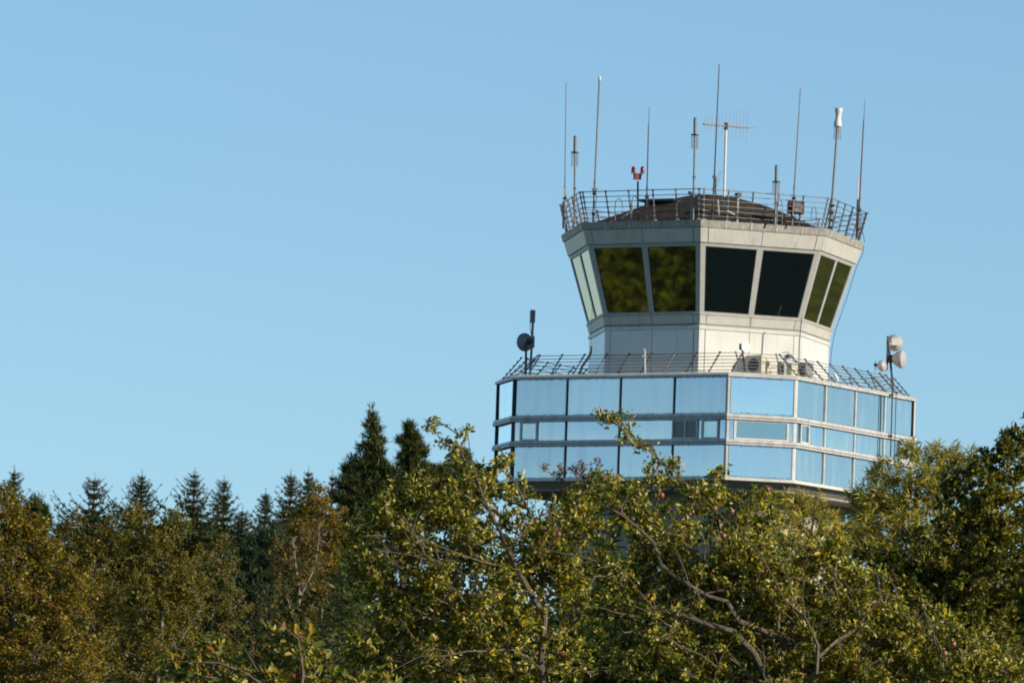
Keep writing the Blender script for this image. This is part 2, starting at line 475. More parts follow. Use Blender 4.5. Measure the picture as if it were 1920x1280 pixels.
ROWS = ((21.168, 22.228), (20.438, 20.992), (19.353, 20.272))
WIN = {0: [(0.037, 0.118, 'pale'), (0.748, 0.866, 'dark'), (0.884, 0.962, 'pale')],
       1: [(0.10, 0.915, 'pale')],
       2: [(0.045, 0.118, 'pale'), (0.885, 0.955, 'pale')]}
for k in range(8):
    nseg = 4 if k % 2 == 0 else 1
    Lk = L_ if k % 2 == 0 else C_
    hw = 0.021 / Lk
    edge = 0.05 / Lk
    cuts = [i / nseg for i in range(nseg + 1)]
    for (z0, z1) in ROWS:
        row2 = abs(z0 - 20.438) < 1e-3
        spans = [(cuts[i] + (edge if i == 0 else hw), cuts[i + 1] - (edge if i == nseg - 1 else hw)) for i in range(nseg)]
        if row2 and k in WIN:
            out = []
            for a_, b_ in spans:
                cur = a_
                for (w0, w1, kind) in WIN[k]:
                    if w0 > b_ or w1 < a_: continue
                    if w0 - cur > 0.004: out.append((cur, w0 - 0.002))
                    cur = max(cur, w1 + 0.002)
                if b_ - cur > 0.004: out.append((cur, b_))
            spans = out
        for a_, b_ in spans:
            bulged_panel(k, a_, b_, z0, z1, {2: 'mirror_right_sheen', 7: 'mirror_left_sheen', 6: 'mirror_left_sheen'}.get(k, 'mirror'))  # reflection differences between faces come from the tint
        if row2 and k in WIN:
            for (w0, w1, kind) in WIN[k]:
                fw = 0.045 / Lk if k != 1 else 0.07 / Lk
                m = MB()
                deck_box(m, k, w0, w0 + fw, z0, z1, -0.05, 0.035)
                deck_box(m, k, w1 - fw, w1, z0, z1, -0.05, 0.035)
                deck_box(m, k, w0 + fw, w1 - fw, z0, z0 + 0.045, -0.05, 0.033)
                deck_box(m, k, w0 + fw, w1 - fw, z1 - 0.045, z1, -0.05, 0.033)
                if kind == 'dark':
                    mid = (w0 + w1) / 2
                    deck_box(m, k, mid - fw / 2, mid + fw / 2, z0 + 0.045, z1 - 0.045, -0.05, 0.03)
                wf = m.build('window', 'alu_light' if k else 'alu', tower)  # paler metal off the front face, sunlight put into the colour
                pm = MB(); deck_box(pm, k, w0 + fw, w1 - fw, z0 + 0.045, z1 - 0.045, -0.05, -0.01)
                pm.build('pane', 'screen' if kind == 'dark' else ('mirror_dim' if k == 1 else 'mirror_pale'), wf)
                if kind == 'dark':
                    for sl in range(7):
                        zz = z0 + 0.09 + sl * 0.06
                        bl = MB(); deck_box(bl, k, w0 + fw, w1 - fw, zz, zz + 0.018, -0.009, -0.004); bl.build('blind_slat', 'greyplastic', wf)
    # mullions
    for i in range(1, nseg):
        s = cuts[i]
        o = 0.035
        for (z0, z1) in ROWS:
            if abs(z0 - 20.438) < 1e-3 and k in WIN and any(w0 - 0.01 <= s <= w1 + 0.01 for w0, w1, _ in WIN[k]): continue
            m = MB(); deck_box(m, k, s - hw, s + hw, z0 - 0.003, z1 + 0.003, -0.05, 0.018)
            mu = m.build('mullion', 'alu' if k != 2 else 'alu_light', tower)  # right face gets paler metal, its sun brightness painted in
            m = MB(); deck_box(m, k, s + hw * 0.45, s + hw * 1.25, z0, z1, -0.049, 0.022 if k == 0 else 0.012); m.build('gasket', 'dark', mu)
    # corner post at the start of this face
    m = MB()
    for (z0, z1) in ROWS:
        kp = (k - 1) % 8
        Lp = L_ if kp % 2 == 0 else C_
        e0, e1 = 0.05 / Lk, 0.05 / Lp
        for za, zb in ((z0 - 0.003, z1 + 0.003),):
            ring = [dpt(kp, 1 - e1, 0, 0.03, False), dpt(k, 0, 0, 0.03, True), dpt(k, e0, 0, 0.03, False), dpt(k, e0, 0, -0.055, False), dpt(kp, 1 - e1, 0, -0.055, False)]
            m.loft([[(p.x, p.y, zz) for p in ring] for zz in (za, zb)])
    cp = m.build('corner_post', 'alu_light' if k in (2, 3) else ('darksteel' if k in (0, 7) else 'alu'), tower)  # paler posts on the sunny side, sunlight put into the metal colour
    # dark sealing strips on both sides of the corner
    for kk, sa, sb in ((kp, 1 - e1 * 1.45, 1 - e1 * 1.0), (k, e0 * 1.0, e0 * 1.45)):
        if (kk, k) in ((1, 2), (2, 2)): continue
        for (z0, z1) in ROWS:
            if kk in WIN and abs(z0 - 20.438) < 1e-3: continue
            m = MB(); deck_box(m, kk, sa, sb, z0, z1, -0.05, 0.008); m.build('sealing_strip', 'dark', cp)

# deck railing leaning inwards
rail_part = MB()
deck_rail = empty('deck_railing', (0, 0, 22.37), tower)
deck_rail.location = Vector((0, 0, 22.37))
RB_Z, RT_Z, RB_O, RT_O = 22.39, 22.99, -0.16, -0.80
for j in range(6):
    t = (j + 0.45) / 5.45
    z = RB_Z + (RT_Z - RB_Z) * t; o = RB_O + (RT_O - RB_O) * t
    ring = [dpt(k, 0, z, o) for k in range(8)]
    m = MB()
    for k in range(8):
        p, q = ring[k], ring[(k + 1) % 8]
        mid = (p + q) / 2 + Vector((0, 0, random.uniform(-0.012, 0.012)))
        m.tube([p, mid, q], 0.0105, 5)
    m.build('rail', 'galv', deck_rail)
for k in range(8):
    ns = [(i + 0.5) / 9.5 for i in range(10)] if k % 2 == 0 else [0.2, 0.8]
    for s in ns:
        if s > 1: continue
        b0 = dpt(k, s, RB_Z - 0.02, RB_O, False); t0 = dpt(k, s, RT_Z + 0.02, RT_O, False)
        if k % 2 == 0:   # stay inside the mitre
            P, Q, e, nrm = oct_face(k)
        nn = oct_face(k)[3]
        m = MB(); m.tube([b0, t0], 0.018, 5)
        for j in range(6):   # rail clips
            t = (j + 0.45) / 5.45
            c = b0.lerp(t0, t); m.box(c + Vector((nn.x, nn.y, 0)) * 0.02, 0.05, 0.05, 0.04, math.atan2(nn.y, nn.x))
        m.build('post', 'rust' if (k + int(s * 10)) % 3 else 'galv', deck_rail)

# ---- cab
def cab_box(mb, i, s0, s1, z0, z1, o0, o1, Rf=kR):
    mb.hexa([kpt(i, s0, z0, Rf(z0), o0), kpt(i, s1, z0, Rf(z0), o0), kpt(i, s1, z0, Rf(z0), o1), kpt(i, s0, z0, Rf(z0), o1),
             kpt(i, s0, z1, Rf(z1), o0), kpt(i, s1, z1, Rf(z1), o0), kpt(i, s1, z1, Rf(z1), o1), kpt(i, s0, z1, Rf(z1), o1)])
    return mb
def khept(z, R): return [kpt(i, 0, z, R) for i in range(7)]
def kband(z0, z1, R0, R1, th):
    mb = MB()
    rings = [khept(z0, R0 - th), khept(z0, R0), khept(z1, R1), khept(z1, R1 - th)]
    vs = [p for r in rings for p in r]; fs = []
    for a_ in range(4):
        b_ = (a_ + 1) % 4
        for i in range(7):
            j = (i + 1) % 7
            fs.append((a_ * 7 + i, a_ * 7 + j, b_ * 7 + j, b_ * 7 + i))
    return mb.add(vs, fs)

WALLR = lambda z: 3.62
MB().loft([khept(22.374, 3.56), khept(23.86, 3.56), khept(24.15, 3.56), khept(26.5, kR(26.5) - 0.16)]).build('cab_core', 'dark', tower)
for i in range(7):
    for s0, s1 in ((0.0, 0.055), (0.062, 0.497), (0.503, 0.938), (0.945, 1.0)):
        m = MB(); cab_box(m, i, s0, s1, 22.376, 23.70, -0.04, 0.0, WALLR); m.build('wall_panel', 'enamel', tower)
kband(23.705, 23.80, 3.655, 3.665, 0.09).build('cab_ledge', 'alu_light', tower)
kband(23.80, 23.86, 3.665, kR(23.86) - 0.01, 0.09).build('cab_ledge', 'frame', tower)
kband(23.862, 24.12, kR(23.862) + 0.015, kR(24.12) + 0.015, 0.1).build('sill_backing', 'dark', tower)
for i in range(7):
    for s0, s1 in ((0.002, 0.062), (0.068, 0.497), (0.503, 0.932), (0.938, 0.998)):
        m = MB(); cab_box(m, i, s0, s1, 23.864, 24.112, 0.016, 0.03); m.build('sill_panel', 'fascia', tower)
kband(24.122, 24.145, kR(24.122) + 0.05, kR(24.145) + 0.05, 0.12).build('sill_nosing', 'alu', tower)
# window frames and panes
ZG0, ZG1 = 24.215, 26.05
for i in range(7):
    m = MB()
    cab_box(m, i, 0.0, 1.0, 24.147, ZG0, -0.10, -0.005)
    m.build('window_rail', 'frame', tower); m = MB()
    cab_box(m, i, 0.0, 1.0, ZG1, 26.15, -0.10, -0.005)
    m.build('window_rail', 'frame', tower)
    m = MB(); cab_box(m, i, 0.0, 0.042, ZG0 + 0.001, ZG1 - 0.001, -0.10, -0.003); cab_box(m, (i - 1) % 7, 0.958, 1.0, ZG0 + 0.001, ZG1 - 0.001, -0.10, -0.003)
    m.build('corner_mullion', 'frame', tower)
    m = MB(); cab_box(m, i, 0.474, 0.526, ZG0 + 0.001, ZG1 - 0.001, -0.10, -0.007); m.build('mullion', 'frame', tower)
    for s0, s1 in ((0.042, 0.474), (0.526, 0.958)):
        m = MB(); cab_box(m, i, s0 + 0.0005, s1 - 0.0005, ZG0 + 0.001, ZG1 - 0.001, -0.05, -0.03)
        wn = m.build('cab_window', 'cabglass', tower)
        m = MB()
        cab_box(m, i, s0 + 0.0005, s0 + 0.007, ZG0 + 0.012, ZG1 - 0.012, -0.029, -0.024)
        cab_box(m, i, s1 - 0.007, s1 - 0.0005, ZG0 + 0.012, ZG1 - 0.012, -0.029, -0.024)
        cab_box(m, i, s0 + 0.0005, s1 - 0.0005, ZG0 + 0.001, ZG0 + 0.012, -0.029, -0.024)
        cab_box(m, i, s0 + 0.0005, s1 - 0.0005, ZG1 - 0.012, ZG1 - 0.001, -0.029, -0.024)
        m.build('seal', 'dark', wn)
# fascia
kband(26.152, 26.575, kR(26.152) + 0.02, kR(26.575) + 0.02, 0.16).build('fascia_backing', 'dark', tower)
for i in range(7):
    for s0, s1 in ((0.001, 0.06), (0.066, 0.4975), (0.5025, 0.934), (0.94, 0.999)):
        m = MB(); cab_box(m, i, s0, s1, 26.158, 26.565, 0.021, 0.036); m.build('fascia_panel', 'fascia', tower)
kband(26.577, 26.78, kR(26.577) + 0.07, kR(26.78) + 0.07, 0.345).build('roof_coping', 'coping', tower)
for i in range(7):
    for s in (0.0, 0.2, 0.4, 0.6, 0.8):
        if s == 0.0: continue
        m = MB(); cab_box(m, i, s - 0.006, s + 0.006, 26.58, 26.785, 0.066, 0.074); m.build('coping_seam', 'fascia', tower)
# roof: faceted shallow pyramid with a small flat top
rp = MB()
apex = at(1335, 367, KY).z
def rr_(z, R, jx=0.0): return [kpt(i, 0, z, R) for i in range(7)]
rp.loft([rr_(26.70, 4.22), rr_(26.782 + 0.07, 4.05), rr_(apex - 0.40, 2.15), rr_(apex - 0.05, 0.75), rr_(apex, 0.35)])
rf = rp.build('roof', 'roof', tower)
hp = at(1249, 380, KY - 1.0)
m = MB(); m.box((hp.x, KY - 1.0, hp.z + 0.01), 1.15, 1.3, 0.07, -0.5); m.box((hp.x, KY - 1.0, hp.z - 0.14), 0.9, 1.0, 0.24, -0.5); m.build('roof_hatch', 'roof', rf)

# cab railing leaning outwards
cab_rail = empty('cab_railing', (0, 0, 26.78), tower)
cab_rail.location = Vector((0, 0, 26.78))
zb, zt, Rb, Rt = 26.77, 27.66, 4.42, 4.66
for j in range(6):
    t = (j + 1.0) / 6
    z = zb + (zt - zb) * t; R = Rb + (Rt - Rb) * t + 0.02
    m = MB()
    for i in range(7):
        m.tube([kpt(i, 0, z, R), kpt(i, 0.5, z + random.uniform(-.008, .008), R), kpt(i, 1, z, R)], 0.0115 if j < 5 else 0.014, 5)
    m.build('rail', 'galv', cab_rail)
for i in range(7):
    for s in (0.02, 0.21, 0.40, 0.60, 0.79, 0.98):
        b0, t0 = kpt(i, s, zb, Rb), kpt(i, s, zt + 0.02, Rt)
        m = MB(); m.tube([b0, t0], 0.02, 6)
        d = (t0 - b0)
        for j in range(6):
            m.box(b0 + d * ((j + 1.0) / 6 * 0.98), 0.055, 0.055, 0.05, 0.3)
        m.box(b0 + Vector((0, 0, 0.03)), 0.12, 0.12, 0.05, 0.3)
        m.build('post', 'galv' if (i + int(s * 10)) % 3 else 'rust', cab_rail)

# cable that hangs down the right-hand corner of the cab
cpts = [(1606, 418), (1617, 432), (1621, 452), (1617, 478), (1607, 497), (1600, 520), (1589, 555), (1577, 590), (1566, 620), (1560, 650), (1556, 690)]
m = MB(); m.tube([at(x, y, 250.2) for x, y in cpts], 0.009, 5); m.build('downlead_cable', 'darksteel', tower)
cpts = [(1503, 596), (1499, 640), (1497, 700)]
m = MB(); m.tube([at(x, y, 245.6) for x, y in cpts], 0.02, 5); m.build('downpipe', 'greyplastic', tower)

# ------------------------------------------------------------------ things on the roof
def ringY(px, R=4.42, z=26.8):
    x = X(px, z, KY); d = R * R - (x - KX) ** 2
    return KY - math.sqrt(d) if d > 0 else KY
ZROOF = 26.78
def thing(name, label, cat, loc, group=None):
    o = empty(name, loc); tag(o, label, cat, group); return o

def whip(pxb, pxt, pyt, label, r0=0.028, r1=0.012, mat='galv', thin=None, bracket=None, Y=None, group='whip antennas on the cab roof'):
    Y = Y or ringY(pxb)
    b = Vector((X(pxb, ZROOF, Y), Y, ZROOF - 0.005)); t = at(pxt, pyt, Y)
    th = thing('whip_antenna', label, 'antenna', b, group)
    mid = b.lerp(t, 0.28)
    m = MB(); m.tube([b, mid], r0, 8); m.tube([mid - (t - b) * 0.01, mid + (t - b) * 0.012], r0 * 1.25, 8)
    m.build('mast', mat, th, True)
    if thin is None:
        m = MB(); m.tube([mid, t], [r0 * 0.85, r1], 8); m.build('whip', mat, th, True)
    else:
        u = at(thin[0], thin[1], Y)
        m = MB(); m.tube([mid, u], [r0 * 0.9, r0 * 0.7], 8); m.tube([u, t], [0.009, 0.006], 6); m.build('whip', mat, th, True)
    m = MB()
    for tt in (0.06, 0.2):
        p = b.lerp(t, tt); m.box(p, 0.11, 0.13, 0.06)
    m.build('clamp', 'darksteel', th)
    m = MB(); m.tube([b + Vector((0.05, -0.02, 0.0)), b.lerp(t, 0.05) + Vector((0.09, -0.03, 0)), b.lerp(t, 0.11) + Vector((0.05, -0.03, 0)), b.lerp(t, 0.17) + Vector((0.075, -0.02, 0)), b.lerp(t, 0.23) + Vector((0.02, 0, 0))], 0.008, 4)
    m.build('feed_cable', 'dark', th, True)
    return th, b, t

whip(1058.5, 1061.5, 155, 'thin pale whip antenna at the left corner of the cab roof', 0.022, 0.012, 'galv')
th, b, t = whip(1112, 1124, 150, 'thick white whip antenna with rounded tip, second tallest on the left', 0.03, 0.026, 'galv')
m = MB(); m.lathe(t - Vector((0, 0, 0.03)), (0.05, 0, 1), [(0, 0.028), (0.02, 0.042), (0.09, 0.042), (0.13, 0.02), (0.14, 0.002)], 10); m.build('tip', 'whitepaint', th, True)
p = b.lerp(t, 0.235); m = MB(); m.box(p, 0.18, 0.05, 0.03); m.box(p - Vector((0, 0, 0.05)), 0.12, 0.12, 0.03); m.build('collar', 'galv', th)
whip(1211.5, 1217.5, 200, 'dark whip antenna ending in a hair thin tip beside the red beacon', 0.022, 0.008, 'darksteel', (1216, 235))
th, b, t = whip(1336, 1348.5, 121, 'tallest dark whip antenna beside the aerial with crossbars', 0.026, 0.013, 'darksteel')
m = MB(); q = at(1339, 332, b.y); m.box(q, 0.12, 0.06, 0.05); m.tube([q + Vector((0.05, 0, 0)), at(1342, 368, b.y)], 0.02, 6)
m.tube([at(1341, 352, b.y), at(1346, 330, b.y), at(1351, 320, b.y), at(1350, 335, b.y), at(1343, 350, b.y)], 0.006, 4); m.build('bracket', 'galv', th)
whip(1485, 1501, 166, 'plain grey whip antenna standing just left of the red box', 0.026, 0.014, 'galv')
whip(1608, 1622, 188, 'reddish purple whip antenna at the right corner of the cab roof', 0.026, 0.009, 'purple', (1619.5, 225))

def dipole(pxb, pxt, pyt, pyc, label, side=1, second=True):
    Y = ringY(pxb)
    b = Vector((X(pxb, ZROOF, Y), Y, ZROOF - 0.005)); t = at(pxt, pyt, Y)
    th = thing('dipole_antenna', label, 'antenna', b, 'grey dipole antennas on the cab roof')
    c = at(pxt - 0.4, pyc, Y)
    m = MB(); m.tube([b, c], 0.030, 8); m.box(b.lerp(c, .5), 0.09, 0.09, 0.05); m.box(b.lerp(c, .2), 0.1, 0.1, 0.05); m.build('mast', 'galv', th, True)
    m = MB(); m.tube([c, t], 0.048, 10); m.tube([t, t + Vector((0, 0, 0.02))], [0.05, 0.03], 10); m.build('radome', 'galv', th, True)
    m = MB(); m.lathe(c - Vector((0, 0, 0.02)), (0, 0, 1), [(0, 0.05), (0, 0.12), (0.02, 0.12), (0.02, 0.05)], 10); m.build('ground_plate', 'darksteel', th)
    for a_ in range(4):
        an = a_ * PI / 2 + 0.5
        o = Vector((math.cos(an), math.sin(an), 0)) * 0.115
        m = MB(); m.tube([c + o, c + o - Vector((0, 0, 0.42)), c + o * 0.85 - Vector((0, 0, 0.42)), c + o * 0.85], 0.006, 4); m.build('radial_rod', 'greyplastic', th)
    return th
dipole(1077, 1078.5, 256, 285, 'short dipole antenna beside the left corner whip', 1)
dipole(1299.5, 1303.5, 222, 252, 'dipole antenna on mast at the middle of the roof left of the tallest whip')
dipole(1453, 1456, 311, 340, 'shortest dipole antenna left of the red box')

# mast with waisted white radome
Y = ringY(1556)
b = Vector((X(1556, ZROOF, Y), Y, ZROOF - 0.005)); t = at(1570.5, 236, Y)
th = thing('radome_antenna', 'antenna mast topped by a waisted white cylinder near the right corner', 'antenna', b)
m = MB(); m.tube([b, b.lerp(t, 0.25)], 0.045, 8); m.tube([b.lerp(t, 0.25), t], 0.034, 8); m.build('mast', 'galv', th, True)
m = MB()
for tt in (0.03, 0.1, 0.17, 0.24): m.box(b.lerp(t, tt), 0.15, 0.15, 0.06)
m.build('clamp', 'darksteel', th)
m = MB(); m.lathe(t - Vector((0, 0, 0.02)), (0.04, 0, 1), [(0, 0.05), (0.0, 0.115), (0.04, 0.12), (0.12, 0.115), (0.2, 0.085), (0.33, 0.08), (0.42, 0.105), (0.5, 0.115), (0.53, 0.11), (0.53, 0.01)], 16); m.build('radome', 'whitepaint', th, True)
for a_ in range(4):
    an = a_ * PI / 2 + 0.4; o = Vector((math.cos(an), math.sin(an), 0))
    m = MB(); m.tube([t + o * 0.09, t + o * 0.13 - Vector((0, 0, 0.4)), t + o * 0.10 - Vector((0, 0, 0.4)), t + o * 0.07], 0.006, 4); m.build('radial_rod', 'greyplastic', th)

# small companion beside the purple whip, and by the left corner
for pxb, pxt, pyt, lab in ((1606, 1609.5, 330, 'stubby white tipped rod antenna beside the purple whip'), (1056, 1057, 348, 'stubby white tipped rod antenna beside the left corner whip')):
    Y = ringY(pxb) + 0.3
    b = Vector((X(pxb, ZROOF, Y), Y, ZROOF)); t = at(pxt, pyt, Y); c = b.lerp(t, 0.62)
    th = thing('rod_antenna', lab, 'antenna', b, 'stubby rod antennas')
    m = MB(); m.tube([b, c], 0.028, 6); m.build('mast', 'rust', th, True)
    m = MB(); m.tube([c, t], [0.022, 0.012], 6); m.build('rod', 'whitepaint', th, True)

# yagi aerial
Y = 248.3
b = Vector((X(1358, apex, Y), Y, apex - 0.25)); t = at(1361.5, 232, Y)
th = thing('yagi_aerial', 'aerial with horizontal boom and thin crossbars on a white mast', 'aerial', b)
m = MB(); m.tube([b, t], 0.036, 8); m.build('mast', 'whitepaint', th, True)
m = MB(); m.box(at(1361, 237, Y), 0.11, 0.14, 0.2); m.build('mount_box', 'rust', th)
l, r = at(1319, 233, Y - 1.2), at(1405, 240, Y + 1.2)
m = MB(); m.tube([l, r], 0.026, 6); m.tube([r, r + (r - l) * 0.16 + Vector((0, 0, 0.03))], 0.008, 4); m.build('boom', 'yagi', th)
for i_ in range(13):
    t_ = (i_ + 0.3) / 13
    p = l.lerp(r, t_); h = 0.26 + 0.50 * max(0, (t_ - 0.25)) ; h *= random.uniform(0.9, 1.1)
    tilt = Vector((0.02, 0, 1))
    m = MB(); m.tube([p - tilt * h * (0.85), p + tilt * h * 1.05], 0.0045, 4); m.box(p, 0.06, 0.06, 0.05); m.build('element', 'yagi', th)

# red beacon
Y = ringY(1196) + 0.3
b = Vector((X(1196, ZROOF, Y), Y, ZROOF + 0.0))
th = thing('obstruction_light', 'twin red obstruction light on a short pole above the roof railing', 'warning light', b)
m = MB(); m.tube([b, at(1196, 340, Y)], 0.028, 8); m.build('pole', 'darksteel', th, True)
m = MB(); m.box(at(1195, 331, Y), 0.19, 0.17, 0.17, 0.3); m.build('junction_box', 'redpaint', th)
for s_x, px in ((-1, 1187.5), (1, 1204.5)):
    m = MB(); c = at(px, 318, Y); m.tube([at(1195 + s_x * 5, 330, Y), at(px, 326, Y)], 0.018, 6)
    lamp = m.build('lamp_arm', 'darksteel', th)
    m = MB(); m.lathe(c - Vector((0, 0, 0.1)), (0, 0, 1), [(0, 0.05), (0, 0.07), (0.03, 0.07), (0.03, 0.055), (0.12, 0.06), (0.17, 0.045), (0.195, 0.01)], 12); m.build('red_lens', 'red', lamp, True)

# red box with round grey horn
Y = ringY(1493) + 0.35
c = at(1492, 389.5, Y)
th = thing('siren', 'square dark red box with round grey horn behind the roof railing', 'siren', (c.x, Y, ZROOF))
m = MB(); m.box(c, 0.46, 0.3, 0.36, 0.1); m.build('housing', 'redpaint', th)
m = MB(); m.lathe(c + Vector((0.05, -0.17, 0)), (0.1, -1, 0), [(0, 0.05), (0, 0.13), (0.03, 0.15), (0.05, 0.15), (0.05, 0.12), (0.02, 0.03)], 16); m.build('horn', 'greyplastic', th, True)
m = MB(); m.tube([Vector((c.x - 0.12, Y, ZROOF)), c - Vector((0.12, 0, 0.1))], 0.025, 6); m.tube([Vector((c.x + 0.12, Y, ZROOF)), c + Vector((0.12, 0, -0.1))], 0.025, 6); m.build('bracket', 'darksteel', th)

# camera boxes on the top rail
for px, py, lab in ((1384, 366, 'small black camera on a white stub on the roof slope'), (1296, 362, 'small dark lamp clamped to the top rail at the middle post')):
    Y = ringY(px) + (0.6 if px > 1350 else -0.1)
    c = at(px, py, Y)
    th = thing('camera_unit' if px > 1350 else 'rail_lamp', lab, 'camera' if px > 1350 else 'lamp', c)
    m = MB(); m.box(c, 0.13 if px > 1350 else 0.10, 0.2, 0.13 if px > 1350 else 0.06, 0.4); m.build('housing', 'darksteel', th)
    m = MB(); m.lathe(c + Vector((-0.05, -0.1, 0)), (-0.3, -1, 0), [(0, 0.03), (0.03, 0.045), (0.03, 0.01)], 10); m.build('lens', 'screen', th)
    m = MB(); m.tube([Vector((c.x, Y, ZROOF)), c], 0.025, 6); m.build('stub', 'whitepaint' if px > 1350 else 'darksteel', th)

# cable loops by the railing
def loop(px, py, w_, h_, lab, Y=None, mat='greyplastic'):
    Y = Y or ringY(px) + 0.15
    pts = []
    for k in range(17):
        a_ = -PI * 0.1 + k / 16 * PI * 1.2
        pts.append(at(px + math.cos(a_) * w_ / 2, py - math.sin(a_) * h_ / 2 + (0 if 0 < k < 16 else h_ * 0.35), Y + 0.1 * math.sin(k)))
    e = Vector(pts[0]); s0 = Vector(pts[-1])
    pts = [Vector((pts[0].x, pts[0].y, ZROOF))] + pts + [Vector((pts[-1].x, pts[-1].y, ZROOF))]
    m = MB(); m.tube(pts, 0.012, 5)
    o = m.build('cable_loop', mat, None, True, origin=(pts[0].x, pts[0].y, ZROOF)); tag(o, lab, 'cable', 'cable loops on the cab roof'); return o
loop(1160, 390, 14, 36, 'grey cable loop left of the red beacon pole')
loop(1190, 385, 12, 34, 'pale cable hoop directly beneath the red beacon', mat='galv')
loop(1462, 388, 10, 26, 'small cable loop beside the shortest dipole antenna')
loop(1526, 402, 9, 28, 'narrow cable loop right of the red box')
pts = [at(x, y, ringY(1360) + 0.2) for x, y in ((1348, 402), (1346, 375), (1352, 368), (1358, 382), (1365, 396), (1378, 403))]
m = MB(); m.tube(pts, 0.022, 6); tag(m.build('conduit', 'alu_light', None, True, origin=pts[0]), 'bent pale conduit lying on the brown roof below the aerial', 'conduit')
pts = [at(x, y, ringY(1170) + 0.25) for x, y in ((1165, 410), (1172, 404), (1184, 396), (1187, 380))]
m = MB(); m.tube(pts, 0.022, 6); tag(m.build('conduit', 'alu_light', None, True, origin=pts[0]), 'short pale conduit rising behind the left railing', 'conduit')

# ------------------------------------------------------------------ things on the deck
ZD = 22.37
# left mast with panel antenna and dish
Y = 249.0
b = Vector((X(993.5, ZD, Y), Y, ZD)); t = at(999.5, 598, Y)
th = thing('panel_antenna_mast', 'pale mast with upright panel antenna at the left end of the deck', 'antenna', b)
m = MB(); m.tube([b, t], 0.036, 8); m.build('mast', 'galv', th, True)
m = MB(); m.box(at(998.5, 593, Y), 0.13, 0.10, 0.37, 0.4); m.build('panel', 'greyplastic', th)
m = MB(); m.box(at(996.5, 641, Y), 0.13, 0.2, 0.34, 0.3); m.build('radio_box', 'greyplastic', th)
m = MB(); m.tube([at(995, 603, Y), at(993.5, 612, Y), at(995, 622, Y), at(997, 632, Y)], 0.010, 5); m.build('cable', 'darksteel', th)
Y = 248.6
b = Vector((X(985.5, ZD, Y), Y, ZD))
th = thing('dish_antenna', 'dark round dish seen from behind beside the left pale mast', 'dish antenna', b, 'dish antennas on the deck')
m = MB(); m.tube([b, at(986.5, 641, Y)], 0.035, 8); m.build('mast', 'darksteel', th, True)
c = at(988, 641, Y + 0.12); ax = Vector((-0.55, 0.83, 0.0))
m = MB(); m.lathe(c, ax, [(-0.10, 0.05), (-0.04, 0.15), (0.03, 0.235), (0.10, 0.27), (0.14, 0.27), (0.14, 0.02)], 24); m.build('dish', 'greyplastic', th, True)
m = MB(); m.lathe(c - ax * 0.2, ax, [(0, 0.07), (0.12, 0.09), (0.12, 0.01)], 12); m.build('feed_box', 'darksteel', th)
# bent strut with rod
Y = dpt(0, 0.33, 0, -0.4, False).y
b = Vector((X(1086, ZD, Y), Y, ZD))
th = thing('rod_antenna', 'little rod antenna on a dark slanting strut at the deck railing', 'antenna', b)
m = MB(); m.tube([b, at(1092, 686, Y), at(1105, 668, Y), at(1108, 660, Y)], 0.038, 6); m.build('strut', 'darksteel', th)
m = MB(); m.tube([at(1108, 662, Y), at(1109, 649, Y)], 0.028, 6); m.tube([at(1109, 649, Y), at(1110.5, 560, Y)], 0.004, 4); m.build('rod', 'darksteel', th)
# white post
Y = dpt(0, 0.6, 0, -0.3, False).y
b = Vector((X(1209, ZD, Y), Y, ZD)); m = MB(); m.tube([b, at(1208.5, 655, Y)], 0.034, 8); m.box(at(1208.5, 655, Y), 0.08, 0.08, 0.04); m.box(at(1208, 668, Y), 0.12, 0.1, 0.05)
tag(m.build('marker_post', 'radome', None, origin=b), 'short white post standing in the middle of the deck railing', 'post')
# small white dish right of centre
Y = dpt(1, 0.2, 0, -0.55, False).y
b = Vector((X(1398, ZD, Y), Y, ZD))
th = thing('dish_antenna', 'little white round dish in front of the cream cab wall', 'dish antenna', b, 'dish antennas on the deck')
m = MB(); m.tube([b, at(1391, 652, Y)], 0.025, 6); m.build('mast', 'darksteel', th)
c = at(1396, 651, Y - 0.12)
m = MB(); m.lathe(c, (0.55, -0.8, 0.1), [(-0.06, 0.06), (-0.01, 0.13), (0.05, 0.15), (0.07, 0.15), (0.08, 0.02)], 20); m.build('dish', 'whitepaint', th, True)
m = MB(); m.box(at(1388, 650, Y), 0.06, 0.1, 0.17); m.build('mount_box', 'darksteel', th)
